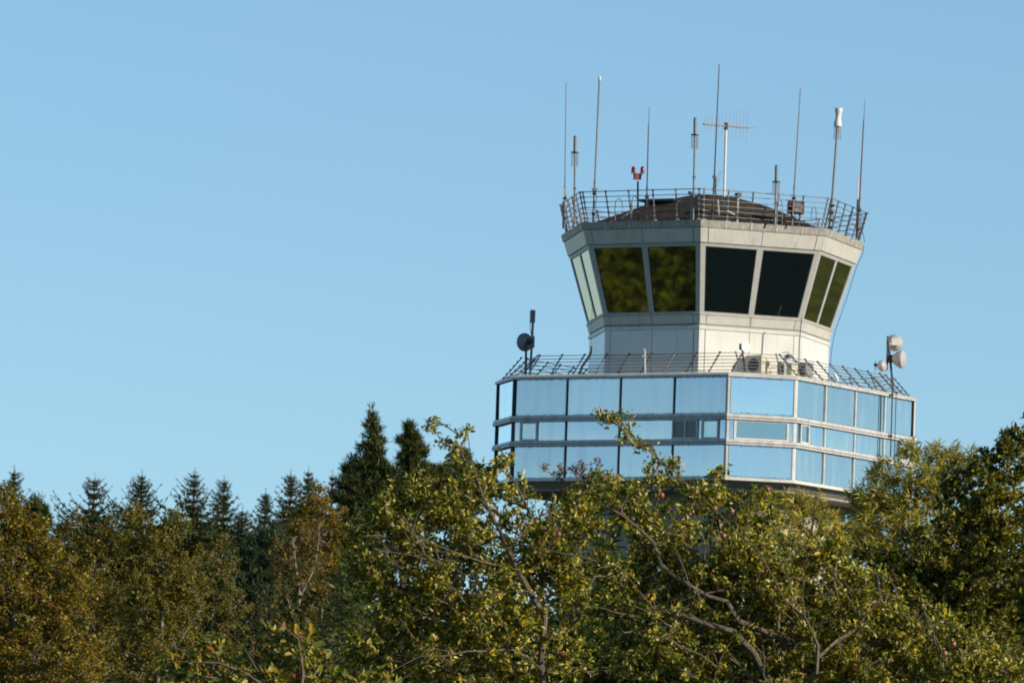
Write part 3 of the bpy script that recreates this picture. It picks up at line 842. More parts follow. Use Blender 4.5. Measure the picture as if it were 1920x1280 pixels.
# air conditioner and boxes
Y = 245.75
def unit(px0, px1, py0, lab, Y, mat='cream', depth=0.4, fan=None, rz=-0.72, nm='air_conditioner', cat='air conditioner'):
    xa, xb = X(px0, ZD, Y), X(px1, ZD, Y); zt_ = at((px0 + px1) / 2, py0, Y).z
    w_ = xb - xa; c = Vector(((xa + xb) / 2, Y, 0))
    th = thing(nm, lab, cat, (c.x, c.y, ZD))
    m = MB(); m.box((c.x, c.y, (ZD + 0.06 + zt_) / 2), w_, depth, zt_ - ZD - 0.06, rz); m.build('casing', mat, th)
    m = MB()
    for sx in (-1, 1):
        m.box((c.x + sx * w_ * 0.35, c.y, ZD + 0.03), 0.06, depth * 0.9, 0.06, rz)
    m.build('foot', 'darksteel', th)
    f = Vector((math.sin(rz), -math.cos(rz), 0)); e = Vector((math.cos(rz), math.sin(rz), 0))
    if fan is not None:
        hc = Vector((c.x, c.y, (ZD + 0.06 + zt_) / 2)) + f * (depth / 2) + e * (fan * w_)
        R = (zt_ - ZD) * 0.31
        m = MB(); m.lathe(hc, f, [(0.0, R), (0.012, R), (0.012, R * 0.9), (0.006, R * 0.9), (0.006, 0.02)], 24); g_ = m.build('fan_grille', 'darksteel', th)
        m = MB()
        for a_ in range(10):
            an = a_ * PI / 5; dd = e * math.cos(an) + Vector((0, 0, 1)) * math.sin(an)
            m.tube([hc + f * 0.016 + dd * R * 0.15, hc + f * 0.016 + dd * R * 0.95], 0.006, 4)
        m.build('guard', 'galv', g_)
    return th
unit(1401, 1440, 667, 'big cream air conditioner with a round fan behind the deck railing', Y, 'cream', 0.42, 0.0)
unit(1474, 1493, 681, 'small cream cabinet right of the slim dark one', 245.6, 'cream', 0.35, None, nm='cabinet', cat='cabinet')
unit(1462, 1471, 678, 'slim dark grey cabinet between the air conditioner and cream cabinet', 245.75, 'greyplastic', 0.3, None, nm='cabinet', cat='cabinet')
unit(1500, 1519, 680, 'grey condenser unit with small fan at the right corner of the cab', 246.6, 'greyplastic', 0.35, -0.1)
# floodlight on post
Y = 245.3
b = Vector((X(1472, ZD, Y), Y, ZD))
th = thing('floodlight', 'small black floodlight on a white post among the cabinets', 'floodlight', b)
m = MB(); m.box((b.x, Y, (ZD + at(1472, 664, Y).z) / 2), 0.08, 0.06, at(1472, 664, Y).z - ZD); m.build('post', 'whitepaint', th)
m = MB(); m.box(at(1479, 668, Y), 0.12, 0.14, 0.12, 0.6); m.build('lamp', 'darksteel', th)
m = MB(); m.tube([at(1466, 661, Y), at(1478, 660, Y), at(1479, 667, Y)], 0.012, 5); m.build('arm', 'galv', th)
# coils of cable
for px, lab in ((1367, 'coil of grey green cable nearest the deck edge corner'), (1388, 'coil of grey cable left of the air conditioner'), (1319, 'small coil of cable left of the other coils')):
    Y = 246.0
    c = Vector((X(px, ZD + 0.16, Y), Y, ZD + 0.16)); m = MB()
    for q in range(3):
        R = 0.14 - 0.02 * q
        m.tube([c + Vector((math.cos(a_) * R, q * 0.03, math.sin(a_) * R + (0.14 - R) * 0)) for a_ in np.linspace(0.3 * q, 2 * PI + 0.3 * q, 18)], 0.010, 4)
    m.box((c.x, c.y + 0.04, ZD + 0.02), 0.1, 0.12, 0.04)
    tag(m.build('cable_coil', 'galv', None, True, origin=(c.x, c.y, ZD)), lab, 'cable', 'coils of cable on the deck roof')
# silver tube
p = dpt(2, 0.33, ZD, -0.25, False)
Yt = p.y
m = MB(); q0, q1_ = at(1571, 714, Yt), at(1565, 701, Yt); m.tube([q0, q1_], 0.045, 8)
tag(m.build('vent_pipe', 'whitepaint', None, True, origin=q0), 'slanting white pipe stub on the bright right edge of the deck', 'pipe')

# right mast with three dishes, fixed outside the facade
s_m = 0.765
P = dpt(2, s_m, 0, 0.17, False); Y = P.y
zt_ = at(1664.5, 637, Y).z
b = Vector((P.x, Y, 20.45))
th = thing('dish_mast', 'tall thin mast carrying the dishes at the right end of the deck', 'mast', b)
topx = X(1664.5, zt_, Y)
m = MB(); m.tube([b, Vector((P.x, Y, 22.2)), Vector((P.x, Y, 22.6)), Vector((topx, Y, 24.0))], [0.02, 0.02, 0.034, 0.034], 8); m.tube([Vector((topx, Y, 23.0)), Vector((topx, Y, zt_))], 0.028, 8); m.build('pole', 'darksteel', th, True)
m = MB(); m.tube([b + Vector((0.11, 0, 0)), Vector((P.x + 0.11, Y, 22.4))], 0.012, 5); m.build('cable', 'darksteel', th, True)
for z in (21.08, 20.36, 22.27):
    m = MB(); nn = oct_face(2)[3]; q = Vector((P.x, Y, z)); m.box(q - Vector((nn.x, nn.y, 0)) * 0.05, 0.16, 0.05, 0.05, math.atan2(nn.y, nn.x)); m.build('bracket', 'darksteel', th)
def dish(px, py, R, ax, lab, Y, link, boxed=True, deep=1.0, mat='radome'):
    c = at(px, py, Y); ax = Vector(ax).normalized()
    th = thing('dish_antenna', lab, 'dish antenna', link, 'dish antennas on the right mast')
    m = MB(); m.lathe(c, ax, [(-0.20 * deep, R * 0.3), (-0.10 * deep, R * 0.72), (-0.0, R * 0.98), (0.05, R), (0.10, R * 0.97), (0.13, R * 0.8), (0.15, R * 0.4), (0.155, 0.01)], 28); m.build('radome', mat, th, True)
    back = c - ax * 0.2 * deep
    m = MB(); m.tube([back, Vector(link)], 0.035, 6); m.build('arm', 'galv', th)
    if boxed:
        m = MB(); m.box(back - ax * 0.06, 0.18, 0.15, 0.22, math.atan2(ax.y, ax.x)); m.build('radio_box', 'greyplastic', th)
    return th
def onpole(py): return Vector((topx, Y, at(1664, py, Y).z))
# back of the top dish faces the viewer
c = at(1677, 642.5, Y + 0.35)
th = thing('dish_antenna', 'topmost round dish on the right mast, its grey back facing the viewer', 'dish antenna', onpole(645), 'dish antennas on the right mast')
ax = Vector((0.12, 0.98, 0.08)).normalized()
m = MB(); m.lathe(c, ax, [(-0.17, 0.03), (-0.15, 0.11), (-0.08, 0.19), (0, 0.235), (0.06, 0.245), (0.12, 0.24), (0.12, 0.02)], 28); m.build('radome', 'radome', th, True)
m = MB(); m.box(at(1679, 641, Y + 0.1), 0.24, 0.14, 0.2, 0.1); m.build('radio_box', 'whitepaint', th)
m = MB(); m.tube([onpole(645), at(1676, 645, Y + 0.15)], 0.04, 6); m.build('arm', 'alu_light', th)
dish(1687.5, 673, 0.27, (0.93, -0.35, -0.02), 'largest side-on dish halfway up the right mast', Y, onpole(674), True, 1.2)
dish(1652, 686, 0.165, (0.85, -0.5, 0.1), 'small white dish left of the right mast above the railing', Y - 0.1, onpole(694), False, 0.6)
m = MB(); c = at(1643, 684, Y - 0.1); m.box(c, 0.14, 0.1, 0.08); m.tube([at(1641, 677, Y - 0.1), at(1641, 695, Y - 0.1)], 0.012, 5); m.tube([c, at(1650, 685, Y - 0.1)], 0.03, 6)
tag(m.build('bracket_arm', 'rust', None, origin=c), 'rusty bracket with upright pin left of the small dish', 'bracket')

# ================================================================== TREES
def palette(n_, cols, wts, jit=0.25):
    cols = np.array(cols, float); wts = np.array(wts, float); wts /= wts.sum()
    idx = rng.choice(len(cols), n_, p=wts)
    c = cols[idx] * (1 + rng.uniform(-jit, jit, (n_, 1)))
    c = c * (1 + rng.uniform(-0.08, 0.08, (n_, 3)))
    return np.clip(c, 0.002, 0.9)

def unit_(v): return v / (np.linalg.norm(v, axis=1, keepdims=True) + 1e-9)

def leaf_object(name, P, A_, Nn, Ln, Wn, C, mat, parent, kind='oval', fold=0.18, droop=0.12):
    n_ = len(P)
    A_ = unit_(A_); Nn = Nn - A_ * (Nn * A_).sum(1, keepdims=True); Nn = unit_(Nn); S = np.cross(A_, Nn)
    Ln = np.broadcast_to(np.asarray(Ln, float), (n_,))[:, None]; Wn = np.broadcast_to(np.asarray(Wn, float), (n_,))[:, None]
    if kind == 'oval':
        V = np.stack([P, P + A_ * Ln * .32 + S * Wn * .5 + Nn * Wn * fold, P + A_ * Ln * .74 + S * Wn * .36 + Nn * (Wn * fold * .6 - Ln * droop * .5),
                      P + A_ * Ln - Nn * Ln * droop, P + A_ * Ln * .74 - S * Wn * .36 + Nn * (Wn * fold * .6 - Ln * droop * .5), P + A_ * Ln * .32 - S * Wn * .5 + Nn * Wn * fold], 1)
        nv = 6; fc = np.array([[0, 1, 2, 3], [0, 3, 4, 5]])
    elif kind == 'diamond':
        V = np.stack([P, P + A_ * Ln * .45 + S * Wn * .5 + Nn * Wn * fold, P + A_ * Ln - Nn * Ln * droop, P + A_ * Ln * .45 - S * Wn * .5 + Nn * Wn * fold], 1)
        nv = 4; fc = np.array([[0, 1, 2, 3]])
    else:   # needle tuft: tapering strip
        V = np.stack([P - S * Wn * .5, P + S * Wn * .5, P + A_ * Ln + S * Wn * .12, P + A_ * Ln - S * Wn * .12], 1)
        nv = 4; fc = np.array([[0, 1, 2, 3]])
    V = V.reshape(-1, 3)
    pw = np.array(parent_world(parent)) if parent is not None else np.zeros(3)
    V = V - pw
    F = (np.arange(n_)[:, None, None] * nv + fc[None]).reshape(-1, 4)
    me = bpy.data.meshes.new(name)
    me.vertices.add(len(V)); me.vertices.foreach_set('co', V.astype(np.float32).ravel())
    me.loops.add(F.size); me.loops.foreach_set('vertex_index', F.astype(np.int32).ravel())
    me.polygons.add(len(F)); me.polygons.foreach_set('loop_start', (np.arange(len(F)) * 4).astype(np.int32))
    me.update(calc_edges=True)
    at_ = me.attributes.new('tint', 'FLOAT_COLOR', 'POINT')
    cc = np.concatenate([np.repeat(C, nv, 0), np.ones((n_ * nv, 1))], 1).astype(np.float32)
    at_.data.foreach_set('color', cc.ravel())
    me.materials.append(MAT[mat])
    o = bpy.data.objects.new(name, me); col.objects.link(o)
    if parent is not None: o.parent = parent
    return o

def sample_crown(blobs, Y, n_, depth=1.0, clump=0.55, Ydisp=0.0):
    """blobs: (cx,cy,rx,ry[,dY]) in photo pixels at depth Y -> world points in ellipsoids"""
    pts = []
    area = np.array([b[2] * b[3] for b in blobs], float); area /= area.sum()
    pxm = Y / FPX
    ph = rng.uniform(0, 6.28, 6); fr = rng.uniform(3.6, 7.5, 6)
    for b_, a_ in zip(blobs, area):
        k = max(4, int(n_ * a_)); c = np.array(at(b_[0], b_[1], Y + (b_[4] if len(b_) > 4 else 0)))
        R = np.array([b_[2] * pxm, min(b_[2], b_[3] * 1.6) * pxm * depth, b_[3] * pxm])
        got = 0
        while got < k:
            q = rng.normal(size=(k * 3, 3)); q = unit_(q) * (rng.uniform(0, 1, (k * 3, 1)) ** (1 / 2.4))
            p = c + q * R
            f = (np.sin(p[:, 0] * fr[0] + ph[0]) * np.sin(p[:, 1] * fr[1] + ph[1]) * np.sin(p[:, 2] * fr[2] + ph[2]) +
                 0.5 * np.sin(p[:, 0] * fr[3] * 2 + ph[3]) * np.sin(p[:, 2] * fr[4] * 2 + ph[4]))
            keep = rng.uniform(0, 1, len(p)) < (1 - clump + clump * (f > -0.05))
            p = p[keep][:k - got]; pts.append(p); got += len(p)
    return np.concatenate(pts)

def grow(limbs, targets, bias=0.25, curve=0.12, seg=4, sag=0.0):
    """limbs: list of world polylines (first starts at the root). Returns chains with radii."""
    pos, par, cum = [], [], []
    chains = []
    for li, L in enumerate(limbs):
        L = [np.array(p, float) for p in L]
        dense = []
        for a_, b_ in zip(L[:-1], L[1:]):
            m_ = max(1, int(np.linalg.norm(b_ - a_) / 0.18))
            for j in range(m_): dense.append(a_ + (b_ - a_) * j / m_)
        dense.append(L[-1])
        if pos:
            arr = np.array(pos); d = np.linalg.norm(arr - dense[0], axis=1); prev = int(d.argmin())
        else: prev = -1
        ch = [prev] if prev >= 0 else []
        for p in dense:
            j_ = p + rng.normal(size=3) * 0.012
            cum.append((cum[prev] + np.linalg.norm(j_ - pos[prev])) if prev >= 0 else 0.0)
            pos.append(j_); par.append(prev); prev = len(pos) - 1; ch.append(prev)
        chains.append((ch, 'limb'))
    nlimb = len(pos)
    T = np.array(targets)
    cap = nlimb + len(T) * seg + 5
    PP = np.zeros((cap, 3)); PP[:nlimb] = pos; CU = np.zeros(cap); CU[:nlimb] = cum
    cnt = nlimb; par = par + [0] * (cap - nlimb)
    d0 = np.min(np.linalg.norm(T[:, None, :] - PP[None, :nlimb], axis=2), axis=1) if len(T) * nlimb < 4e6 else np.linalg.norm(T - PP[0], axis=1)
    for ti in np.argsort(d0):
        t = T[ti]
        cost = np.linalg.norm(PP[:cnt] - t, axis=1) * (1.0) + CU[:cnt] * bias * 0.35 + np.maximum(0, PP[:cnt, 2] - t[2]) * 0.5
        j = int(cost.argmin()); a_ = PP[j]
        v = t - a_; ln = np.linalg.norm(v)
        if ln < 0.03: continue
        s = min(seg, max(2, int(ln / 0.12)))
        off = rng.normal(size=3) * curve * ln
        ch = [j]; prev = j
        for k in range(1, s + 1):
            u = k / s
            p = a_ + v * u + off * math.sin(PI * u) + rng.normal(size=3) * 0.02 * ln + np.array([0, 0, -sag * ln * u * u])
            PP[cnt] = p; CU[cnt] = CU[prev] + ln / s; par[cnt] = prev; prev = cnt; ch.append(cnt); cnt += 1
        chains.append((ch, 'twig'))
    # pipe model
    w_ = np.zeros(cnt)
    haschild = np.zeros(cnt, bool)
    for i in range(cnt):
        if par[i] >= 0: haschild[par[i]] = True
    w_[~haschild] = 1
    for i in range(cnt - 1, 0, -1):
        if par[i] >= 0: w_[par[i]] += w_[i]
    return PP[:cnt], chains, w_

def branches_object(PP, chains, w_, tip, expo, mat, parent, name='branches', rmax=1.0):
    mb = MB()
    for ch, kind in chains:
        if len(ch) < 2: continue
        r = [min(rmax, tip * (w_[i] ** expo)) for i in ch]
        if kind == 'twig': r[0] = min(r[0], r[1] * 1.25)
        r[-1] = max(r[-1] * 0.6, tip * .5)
        mb.tube([Vector(PP[i]) for i in ch], r, 4 if r[0] < 0.02 else 7, cap=False)
    return mb.build(name, mat, parent, smooth=True)

def twig_leaves(PP, chains, per, spread, start=0.25, upbias=0.5, along=0.5):
    P, D, cl = [], [], []
    for ci, (ch, kind) in enumerate(chains):
        if kind != 'twig': continue
        pts = PP[ch]; k = max(1, int(per * rng.uniform(0.6, 1.4)))
        u = rng.uniform(start, 1.0, k) ** 0.8 * (len(pts) - 1); u = np.clip(u, 0, len(pts) - 1.001)
        i0 = u.astype(int); f = (u - i0)[:, None]
        p = pts[i0] * (1 - f) + pts[i0 + 1] * f
        d = unit_(pts[i0 + 1] - pts[i0])
        P.append(p + rng.normal(size=(k, 3)) * spread); D.append(d); cl.append(np.full(k, ci))
    P = np.concatenate(P); D = np.concatenate(D); cl = np.concatenate(cl)
    A_ = unit_(rng.normal(size=P.shape)) + D * along * 2
    Nn = unit_(rng.normal(size=P.shape)) + np.array([0.75, -0.42, upbias * 1.6])
    return P, unit_(A_), Nn, cl

def make_tree(name, label, cat, Y, trunk_px, blobs, n_t, per, leaf, colors, weights, mat='leaf', bark='apple_bark', kind='oval',
              limbs_px=None, size=(0.06, 0.038), spread=0.02, depth=1.0, clump=0.55, tip=0.0035, expo=0.42, along=0.5, upbias=0.35,
              bias=0.25, sag=0.0, group=None, jit=0.25, droop=0.12, rmax=0.2, start=0.25, limb_dy=-0.12, bare=0):
    base = at(trunk_px[0], trunk_px[1], Y); base.z = 0
    th = thing(name, label, cat, base, group)
    pts = sample_crown(blobs, Y, n_t, depth, clump)
    top = pts[:, 2].max(); zc = pts[:, 2].min()
    limbs = []
    if limbs_px:
        for li, L in enumerate(limbs_px):
            w3 = [at(p[0], p[1], Y + limb_dy + (p[2] if len(p) > 2 else 0)) for p in L]
            if li == 0: w3 = [Vector((base.x, base.y, -0.1)), Vector((base.x, base.y, w3[0].z * 0.5))] + w3
            limbs.append(w3)
    else:
        c = pts.mean(0)
        limbs = [[(base.x, base.y, -0.1), (base.x + 0.1, base.y, zc * 0.6), (0.5 * (base.x + c[0]), base.y, zc + (c[2] - zc) * 0.3), (c[0], c[1], zc + (top - zc) * 0.72)]]
    PP, chains, w_ = grow(limbs, pts, bias=bias, sag=sag)
    chains2 = list(chains); PB = PP; wb = w_
    if bare:    # leafless sunlit shoots on the outside of the crown
        cand = np.where(PP[:, 1] < np.percentile(PP[:, 1], 45))[0]
        zt9 = np.percentile(PP[:, 2], 92); cand = cand[(PP[cand, 2] > zt9 - 2.6) & (PP[cand, 2] < zt9 - 0.25)]
        ex, ew = [], []
        for q in range(bare):
            i0 = int(rng.choice(cand)); p0 = PP[i0]
            ln = rng.uniform(0.15, 0.55); d = np.array([rng.normal() * 0.7, -abs(rng.normal()) * 0.35 - 0.12, rng.uniform(-0.15, 0.9)]); d /= np.linalg.norm(d)
            bend = np.array([rng.normal() * 0.25, 0, rng.normal() * 0.2]) * ln
            ch = [i0]; 
            for k in range(1, 6):
                u = k / 5; ex.append(p0 + d * ln * u + bend * u * u + rng.normal(size=3) * 0.008); ew.append(max(1.0, 7.0 * (1 - u))); ch.append(len(PP) + len(ex) - 1)
            chains2.append((ch, 'shoot'))
        PB = np.concatenate([PP, np.array(ex)]); wb = np.concatenate([w_, np.array(ew)])
    branches_object(PB, chains2, wb, tip, expo, bark, th, 'branches', rmax)
    P, A_, Nn, cl = twig_leaves(PP, chains, per, spread, start, upbias, along)
    n_ = len(P)
    C = palette(n_, colors, weights, jit)
    cb = rng.uniform(0.78, 1.2, cl.max() + 1)[cl][:, None]; C = np.clip(C * cb, 0.002, 0.9)
    s = rng.uniform(0.45, 1.1, n_) * np.where(rng.uniform(0, 1, n_) < 0.15, 1.35, 1.0)
    leaf_object('foliage', P, A_, Nn, size[0] * s, size[1] * s, C, mat, th, kind, droop=droop)
    return th, PP, chains

AP_C = [(0.06, 0.095, 0.008), (0.18, 0.205, 0.018), (0.44, 0.41, 0.06), (0.64, 0.50, 0.05), (0.42, 0.17, 0.03), (0.74, 0.70, 0.33)]
AP_W = [34, 26, 18, 7, 2, 13]

apple1_limbs = [
 [(1020, 1330), (1017, 1238), (1020, 1162), (990, 1107), (965, 1056), (952, 1031), (931, 993), (902, 925), (885, 875), (858, 845), (830, 824), (812, 800), (796, 784)],
 [(1018, 1233), (1018, 1130, .2), (1008, 1050, .3), (999, 1001, .3), (986, 955, .3), (968, 905, .2), (945, 872, .2)],
 [(965, 1077), (935, 1062, -.2), (906, 1052, -.3), (855, 1035, -.5), (800, 1010, -.6), (745, 985, -.6)],
 [(1017, 1250), (960, 1215, -.3), (880, 1220, -.6), (790, 1230, -.7), (730, 1260, -.8)],
 [(1018, 1180), (900, 1150, .3), (820, 1120, .5), (740, 1100, .6), (690, 1060, .7)],
 [(890, 885), (886, 850), (876, 815), (866, 806)],
 [(1010, 1060), (1040, 1000, -.2), (1080, 950, -.3), (1100, 905, -.3)],
]
apple1_blobs = [(740, 1080, 110, 150), (800, 990, 110, 110), (870, 940, 80, 75), (905, 1090, 160, 140), (1010, 1010, 100, 105), (940, 905, 50, 40),
                (900, 1230, 240, 110), (1080, 1080, 90, 140), (1075, 955, 60, 60), (700, 1230, 90, 120), (850, 850, 22, 22), (802, 797, 20, 14), (868, 812, 18, 12), (830, 826, 18, 12),
                (945, 868, 24, 18), (755, 930, 50, 40), (690, 1000, 45, 45), (1130, 900, 45, 25)]
t1, PP1, ch1 = make_tree('apple_tree', 'left apple tree with a dark forked limb and pink apples below the deck', 'apple tree', 72, (1020, 1330), apple1_blobs, 2900, 19, None,
          AP_C, AP_W, limbs_px=apple1_limbs, size=(0.047, 0.023), depth=1.1, clump=0.82, tip=0.0036, expo=0.36, rmax=0.030, bare=110, limb_dy=-0.35, group='apple trees')

apple2_limbs = [
 [(1452, 1330), (1441, 1277), (1430, 1250), (1412, 1221), (1372, 1185), (1336, 1172), (1284, 1158), (1225, 1142), (1170, 1130, .2)],
 [(1460, 1320), (1490, 1250, .3), (1464, 1195, .3), (1412, 1178, .2), (1389, 1159, .1), (1362, 1132), (1330, 1113), (1271, 1086), (1241, 1057), (1221, 1017), (1190, 985), (1159, 962), (1130, 945)],
 [(1455, 1325), (1530, 1260, -.3), (1533, 1208, -.3), (1513, 1162, -.3), (1471, 1122, -.3), (1448, 1083, -.3), (1425, 1031, -.3), (1385, 995, -.3), (1340, 949, -.3), (1284, 899, -.3), (1238, 860, -.3), (1205, 838, -.3), (1178, 812, -.3), (1160, 790, -.3)],
 [(1513, 1162, -.3), (1504, 1122, -.4), (1510, 1090, -.4), (1500, 1060, -.4)],
 [(1533, 1230, -.3), (1600, 1180), (1650, 1120), (1640, 1070)],
 [(1540, 1260, .3), (1640, 1210, .5), (1740, 1200, .6), (1800, 1180, .6)],
 [(1238, 1150), (1180, 1080, -.3), (1150, 1050, -.4)],
 [(1425, 1035, -.3), (1450, 995, -.4), (1478, 985, -.4)],
 [(1402, 1010, -.3), (1400, 960, -.4), (1405, 930, -.4)],
]
apple2_blobs = [(1180, 1070, 90, 120), (1290, 1040, 110, 110), (1180, 950, 70, 55), (1410, 1060, 120, 110), (1400, 950, 55, 38), (1320, 930, 60, 38), (1480, 1120, 130, 110),
                (1260, 1200, 180, 100), (1430, 1240, 200, 90), (1600, 1170, 110, 120), (1600, 1270, 180, 80), (1580, 1060, 60, 60), (1760, 1230, 130, 80), (1700, 1170, 90, 60),
                (1165, 788, 24, 14), (1140, 785, 22, 14), (1175, 815, 20, 14), (1205, 838, 28, 16), (1270, 872, 26, 16), (1225, 868, 18, 12), (1345, 888, 26, 14), (1240, 905, 40, 22), (1126, 775, 12, 8),
                (1880, 1260, 90, 60), (1430, 1010, 60, 40), (1400, 1090, 90, 70), (1320, 1090, 80, 60)]
t2, PP2, ch2 = make_tree('apple_tree', 'middle apple tree whose bare-barked branch reaches up across the mirrored facade', 'apple tree', 66, (1455, 1330), apple2_blobs, 4200, 18, None,
          AP_C, AP_W, limbs_px=apple2_limbs, size=(0.044, 0.0215), depth=1.1, clump=0.82, tip=0.0034, expo=0.36, rmax=0.028, bare=170, limb_dy=-0.42, group='apple trees')

# nearer low apple branches at the bottom left
near_limbs = [[(620, 1420), (560, 1330), (470, 1270), (400, 1250), (320, 1235)],
              [(500, 1285), (450, 1215), (410, 1180), (376, 1152)],
              [(560, 1330), (565, 1260), (560, 1200), (520, 1165)],
              [(590, 1370), (660, 1300), (720, 1280), (770, 1262)]]
near_blobs = [(460, 1290, 170, 55), (560, 1240, 60, 50), (515, 1180, 22, 18), (340, 1250, 60, 30), (395, 1215, 35, 22), (650, 1290, 110, 30), (560, 1195, 40, 25), (700, 1265, 40, 14)]
t3, PP3, ch3 = make_tree('apple_tree', 'low near apple tree with big pale yellow green leaves at the bottom left', 'apple tree', 40, (620, 1420), near_blobs, 420, 9, None,
          [(0.06, 0.09, 0.015), (0.18, 0.20, 0.035), (0.42, 0.40, 0.12), (0.46, 0.34, 0.05), (0.42, 0.11, 0.03)], [26, 30, 24, 12, 4], limbs_px=near_limbs, size=(0.050, 0.024),
          depth=0.8, clump=0.4, group='apple trees', tip=0.002, spread=0.012)

# apples
def apple(px, py, Y, parent, r=0.030):
    c = at(px, py, Y - random.uniform(-0.1, 0.75)); o = Vector((0, 0, 0))
    m = MB(); m.lathe((0, 0, 0), (random.uniform(-.2, .2), random.uniform(-.2, .2), 1), [(-0.92 * r, 0.25 * r), (-0.98 * r, 0.42 * r), (-0.8 * r, 0.72 * r), (-0.2 * r, 1.0 * r), (0.35 * r, 0.99 * r), (0.75 * r, 0.72 * r), (0.88 * r, 0.4 * r), (0.74 * r, 0.1 * r)], 12)
    m.tube([(0, 0, 0.7 * r), (0.004, 0, 1.5 * r)], 0.0015, 4)
    a_ = m.build('apple', 'apple', parent, True)
    a_.location = c - parent_world(parent); a_.rotation_euler = (0, 0, random.uniform(0, 6))
for px, py in ((982, 948), (950, 970), (974, 978), (1007, 978), (1048, 1001), (811, 966), (1034, 1111), (880, 1116), (762, 1214), (716, 1200), (1053, 1223), (930, 1203)):
    apple(px + random.uniform(-1, 1), py, 72.1, t1, random.uniform(0.020, 0.027))
for px, py in ((1439, 917), (1373, 958), (1356, 1004), (1359, 1013), (1240, 928), (1149, 1000), (1336, 1165), (1552, 1138), (1571, 1054), (1611, 1192), (1664, 1226), (1787, 1207), (1772, 1224)):
    apple(px + random.uniform(-1, 1), py, 66.1, t2, random.uniform(0.019, 0.025))

WI_C = [(0.20, 0.22, 0.025), (0.42, 0.39, 0.06), (0.60, 0.51, 0.12), (0.55, 0.42, 0.06), (0.06, 0.08, 0.01)]
def willow(label, Y, tr, blobs, n_t, per=16, cols=WI_C, w=(30, 30, 18, 8, 18), size=(0.10, 0.014), **kw):
    return make_tree('willow_shrub', label, 'willow', Y, tr, blobs, n_t, per, None, cols, w, mat='willow_leaf', bark='apple_bark', kind='diamond', size=size,
                     along=0.55, upbias=0.1, group='narrow leaved willows', droop=0.2, tip=0.003, **kw)
willow('narrow leaved willow in front of the right corner of the mirrored deck', 90, (1700, 1330), [(1700, 905, 80, 70), (1640, 960, 60, 70), (1770, 900, 60, 70), (1610, 930, 30, 22), (1690, 1000, 110, 90), (1650, 880, 28, 20), (1770, 850, 38, 24), (1715, 845, 34, 18), (1790, 1010, 80, 80), (1820, 870, 30, 40)], 1100, 17)
willow('low willow between the tower shaft and the middle apple tree', 96, (1490, 1330), [(1480, 965, 60, 45), (1450, 930, 40, 18), (1500, 1010, 90, 60), (1550, 990, 40, 35), (1520, 940, 35, 20), (1600, 1030, 60, 60)], 480, 15)
willow('pale upright willow shoots at the left edge of the left apple tree', 80, (660, 1330), [(655, 1110, 45, 90), (640, 1200, 60, 90), (690, 1060, 40, 60)], 330, 15, [(0.10, 0.13, 0.04), (0.2, 0.21, 0.08), (0.05, 0.07, 0.02)], (30, 25, 30), (0.085, 0.014))

DK_C = [(0.03, 0.05, 0.006), (0.095, 0.11, 0.010), (0.24, 0.23, 0.025), (0.42, 0.32, 0.04), (0.44, 0.40, 0.14)]
DK_W = [30, 30, 22, 6, 10]
make_tree('broadleaf_tree', 'dense dark green broadleaf tree filling the right side of the photo', 'tree', 86, (1850, 1330),
          [(1860, 910, 60, 80), (1900, 860, 40, 60), (1830, 990, 90, 100), (1890, 1060, 110, 160), (1740, 1090, 100, 100), (1790, 1180, 140, 120), (1905, 812, 26, 22), (1650, 1080, 70, 70), (1790, 900, 30, 40)],
          2000, 19, None, DK_C, DK_W, size=(0.060, 0.030), depth=1.2, clump=0.7, group='broadleaf trees at the right')
make_tree('broadleaf_tree', 'tree beyond the right edge with one twig reaching into the sky', 'tree', 78, (2080, 1330),
          [(2060, 890, 85, 90), (2050, 1050, 130, 180), (1950, 1130, 50, 90), (1930, 776, 14, 5), (1930, 745, 10, 8)],
          900, 16, None, DK_C, DK_W, size=(0.075, 0.045), depth=1.2, clump=0.4, group='broadleaf trees at the right')

# fine twiggy sapling in front of the deck
make_tree('sapling', 'wispy brown sapling with tiny leaves against the mirrored facade', 'sapling', 104, (1085, 1330),
          [(1085, 890, 50, 24), (1045, 882, 34, 14), (1095, 930, 55, 40), (1126, 868, 16, 10), (1060, 980, 60, 60)], 330, 8, None,
          [(0.16, 0.10, 0.045), (0.12, 0.10, 0.04), (0.24, 0.16, 0.07)], (40, 30, 20), mat='birch_leaf', bark='apple_bark', kind='diamond', size=(0.042, 0.028), tip=0.0035)

# birches and other autumn trees
GOLD = [(0.145, 0.118, 0.014), (0.26, 0.205, 0.022), (0.065, 0.066, 0.010), (0.46, 0.34, 0.04), (0.085, 0.085, 0.010), (0.30, 0.13, 0.015)]
BROWN = [(0.15, 0.105, 0.03), (0.10, 0.075, 0.022), (0.22, 0.16, 0.05), (0.27, 0.19, 0.05), (0.07, 0.06, 0.018)]
GREEN = [(0.075, 0.09, 0.014), (0.12, 0.125, 0.02), (0.20, 0.17, 0.035), (0.05, 0.065, 0.010), (0.26, 0.19, 0.04)]
OLIV = [(0.15, 0.14, 0.020), (0.075, 0.085, 0.014), (0.24, 0.20, 0.03), (0.26, 0.19, 0.035), (0.06, 0.066, 0.010)]
def birch(label, Y, tr, blobs, n_t, cols, w, per=20, limbs=None, size=(0.045, 0.034), **kw):
    return make_tree('birch_tree', label, 'birch', Y, tr, blobs, n_t, per, None, cols, w, mat='birch_leaf', bark='birch_bark', kind='diamond', size=size, clump=kw.pop('clump', 0.82),
                     limbs_px=limbs, group='autumn birches', sag=0.15, tip=0.0036, expo=0.34, rmax=0.03, spread=0.035, limb_dy=kw.pop('limb_dy', 0.05), **kw)
